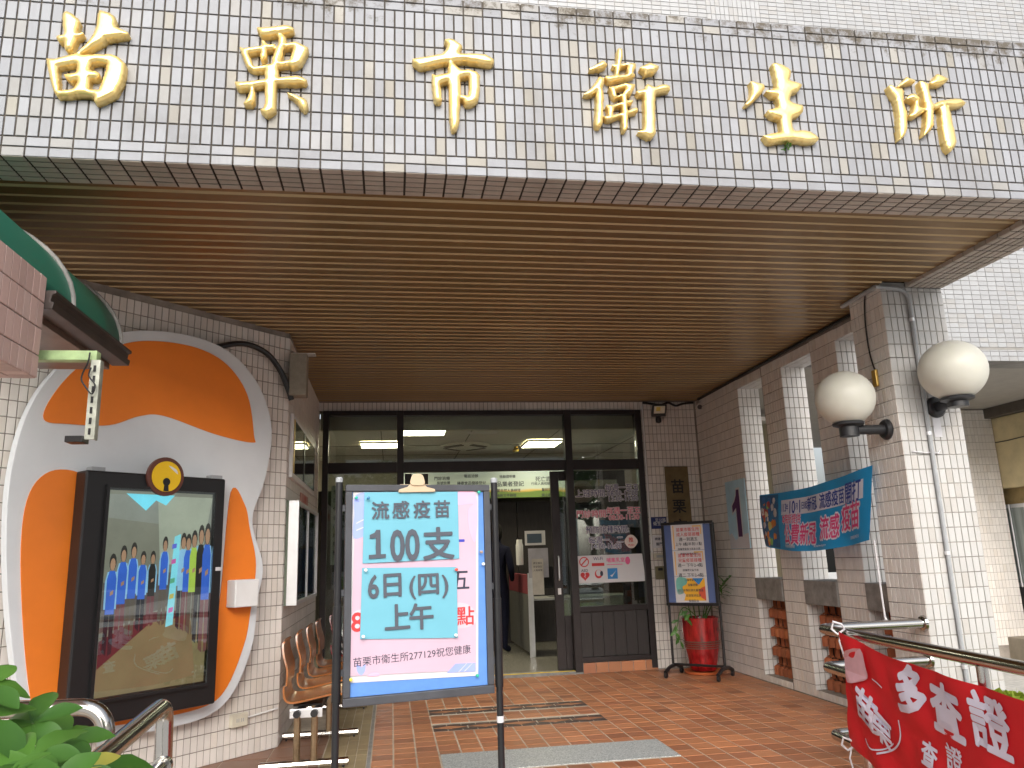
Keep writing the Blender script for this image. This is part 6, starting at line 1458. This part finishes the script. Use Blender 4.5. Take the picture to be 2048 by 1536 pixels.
def leaf_cloud(pts, mt, size, name, parent, aspect=.45):
    V = []; Fc = []; RN = []; org = wpos(parent)
    for p in pts:
        d = Vector(rng.normal(size=3)); d.z = abs(d.z)*.6+.1; d.normalize(); s_ = size*rng.uniform(.6, 1.3); x = d.cross(Vector(rng.normal(size=3))).normalized()*s_*aspect
        k = len(V); mid_ = Vector(p)+d*s_*.5; V += [tuple(Vector(p)-org), tuple(mid_+x-org), tuple(Vector(p)+d*s_-Vector((0, 0, s_*.15))-org), tuple(mid_-x-org)]; Fc.append((k, k+1, k+2, k+3)); RN.append(rng.random())
    me = bpy.data.meshes.new(name); me.from_pydata(V, [], Fc); me.materials.append(mt); at = me.attributes.new('rnd', 'FLOAT', 'FACE'); at.data.foreach_set('value', RN)
    o = bpy.data.objects.new(name, me); COL.objects.link(o); o.parent = parent; WPOS[o.as_pointer()] = org; return o
M_HEDGE = leaf_mat('hedge_leaf', (.10, .19, .012), (.34, .42, .05))
for k, (x, y) in enumerate(((1925, 1372), (1985, 1375), (2050, 1385), (2110, 1390))):
    c = onY(x, y+28, .75+.05*k); t = thing('hedge_shrub', ['small yellow green shrub at the pillar foot behind the red banner', 'clipped yellow green shrub in the middle of the hedge behind the red banner', 'yellow green shrub toward the passage behind the red banner', 'yellow green shrub at the passage end of the hedge'][k], 'shrub', (c.x, c.y, -.2), 'shrubs behind the red banner')
    pts = [c+Vector((rng.normal()*.13, rng.normal()*.13, -abs(rng.normal())*.10+.03*math.sin(i))) for i in range(700)]
    leaf_cloud(pts, M_HEDGE, .06, 'foliage', t)
    sg_ = G()
    for j in range(5): sg_.tube([(c.x+random.uniform(-.03, .03), c.y, -.19), (c.x+random.uniform(-.12, .12), c.y+random.uniform(-.1, .1), c.z-.05)], [.010, .005], 6)
    sg_.build('stems', mat('bark', (.16, .13, .09), .8), t)
w_ = thing('sprouting_weed', 'tiny green weed sprouting under the gold character with the flat base', 'weed', onY(1577, 296, -.01))
leaf_cloud([onY(1572+rng.uniform(-4, 8), 294+rng.uniform(-4, 7), -.02) for _ in range(9)], M_LEAF, .03, 'leaves', w_); G().tube([onY(1575, 292, .0), onY(1577, 300, -.02)], .002, 5).build('stem', M_TWIG, w_)
# trees and a house across the street (behind the camera; they show in the glass and light the porch)
M_BARK = mat('bark', (.16, .13, .09), .8); M_TREE = leaf_mat('street_leaf', (.025, .07, .012), (.09, .17, .03))
for k, (x, y, h) in enumerate(((-5.2, -19.4, 6.5), (1.6, -18.6, 5.0), (10.4, -19.0, 6.0), (-11.5, -18.8, 7.5))):
    t = thing('street_tree', ['broad street tree across from the left railing', 'tall street tree on the far pavement before the white house', 'round street tree across from the pillar', 'tall street tree at the far end of the pavement'][k], 'tree', (x, y, -.2), 'street trees opposite the entrance')
    tk = G().tube([(x, y, -.19), (x+.05, y, h*.25), (x-.05, y+.1, h*.5), (x, y, h*.75)], [.16, .13, .10, .05], 10)
    lim = []
    for j in range(7):
        an = j*.9+k; e = Vector((x+math.cos(an)*1.6, y+math.sin(an)*1.6, h*(.62+.05*(j % 4)))); lim.append(e); tk.tube([(x, y, h*(.35+.03*j)), tuple(Vector((x, y, h*.45)).lerp(e, .5)+Vector((0, 0, .2))), tuple(e)], [.06, .04, .02], 7)
    tk.build('trunk', M_BARK, t, smooth=True)
    pts = []
    for e in lim+[Vector((x, y, h*.9)), Vector((x+.7, y, h*.8)), Vector((x-.7, y, h*.82))]:
        for j in range(420): v = Vector(rng.normal(size=3)); pts.append(e+v.normalized()*(rng.random()**.45)*1.05)
    leaf_cloud(pts, M_TREE, .22, 'crown', t)
hs2 = thing('street_house', 'white three storey house with red roof across the street', 'house', (4.5, -24, -.2))
G().box(-2.5, 10.5, -30, -22, -.2, 8.5).build('wall', M_WHITE, hs2); G().add([(-3, -30.5, 8.5), (11, -30.5, 8.5), (11, -21.5, 8.5), (-3, -21.5, 8.5), (-3, -26, 10.2), (11, -26, 10.2)], [(0, 1, 5, 4), (3, 4, 5, 2), (0, 4, 3), (1, 2, 5), (0, 3, 2, 1)]).build('roof', mat('red_roof', (.30, .06, .04), .7), hs2)
for i in range(4):
    for j in range(3):
        wn_ = G().box(-1.2+i*3.1, .4+i*3.1, -22.0+.002, -21.96, .9+j*2.8, 2.3+j*2.8).build('window', M_FRAME, hs2); G().box(-1.1+i*3.1, .3+i*3.1, -21.958, -21.95, 1.0+j*2.8, 2.2+j*2.8).build('pane', mat('far_glass', (.05, .07, .08), .1), wn_)
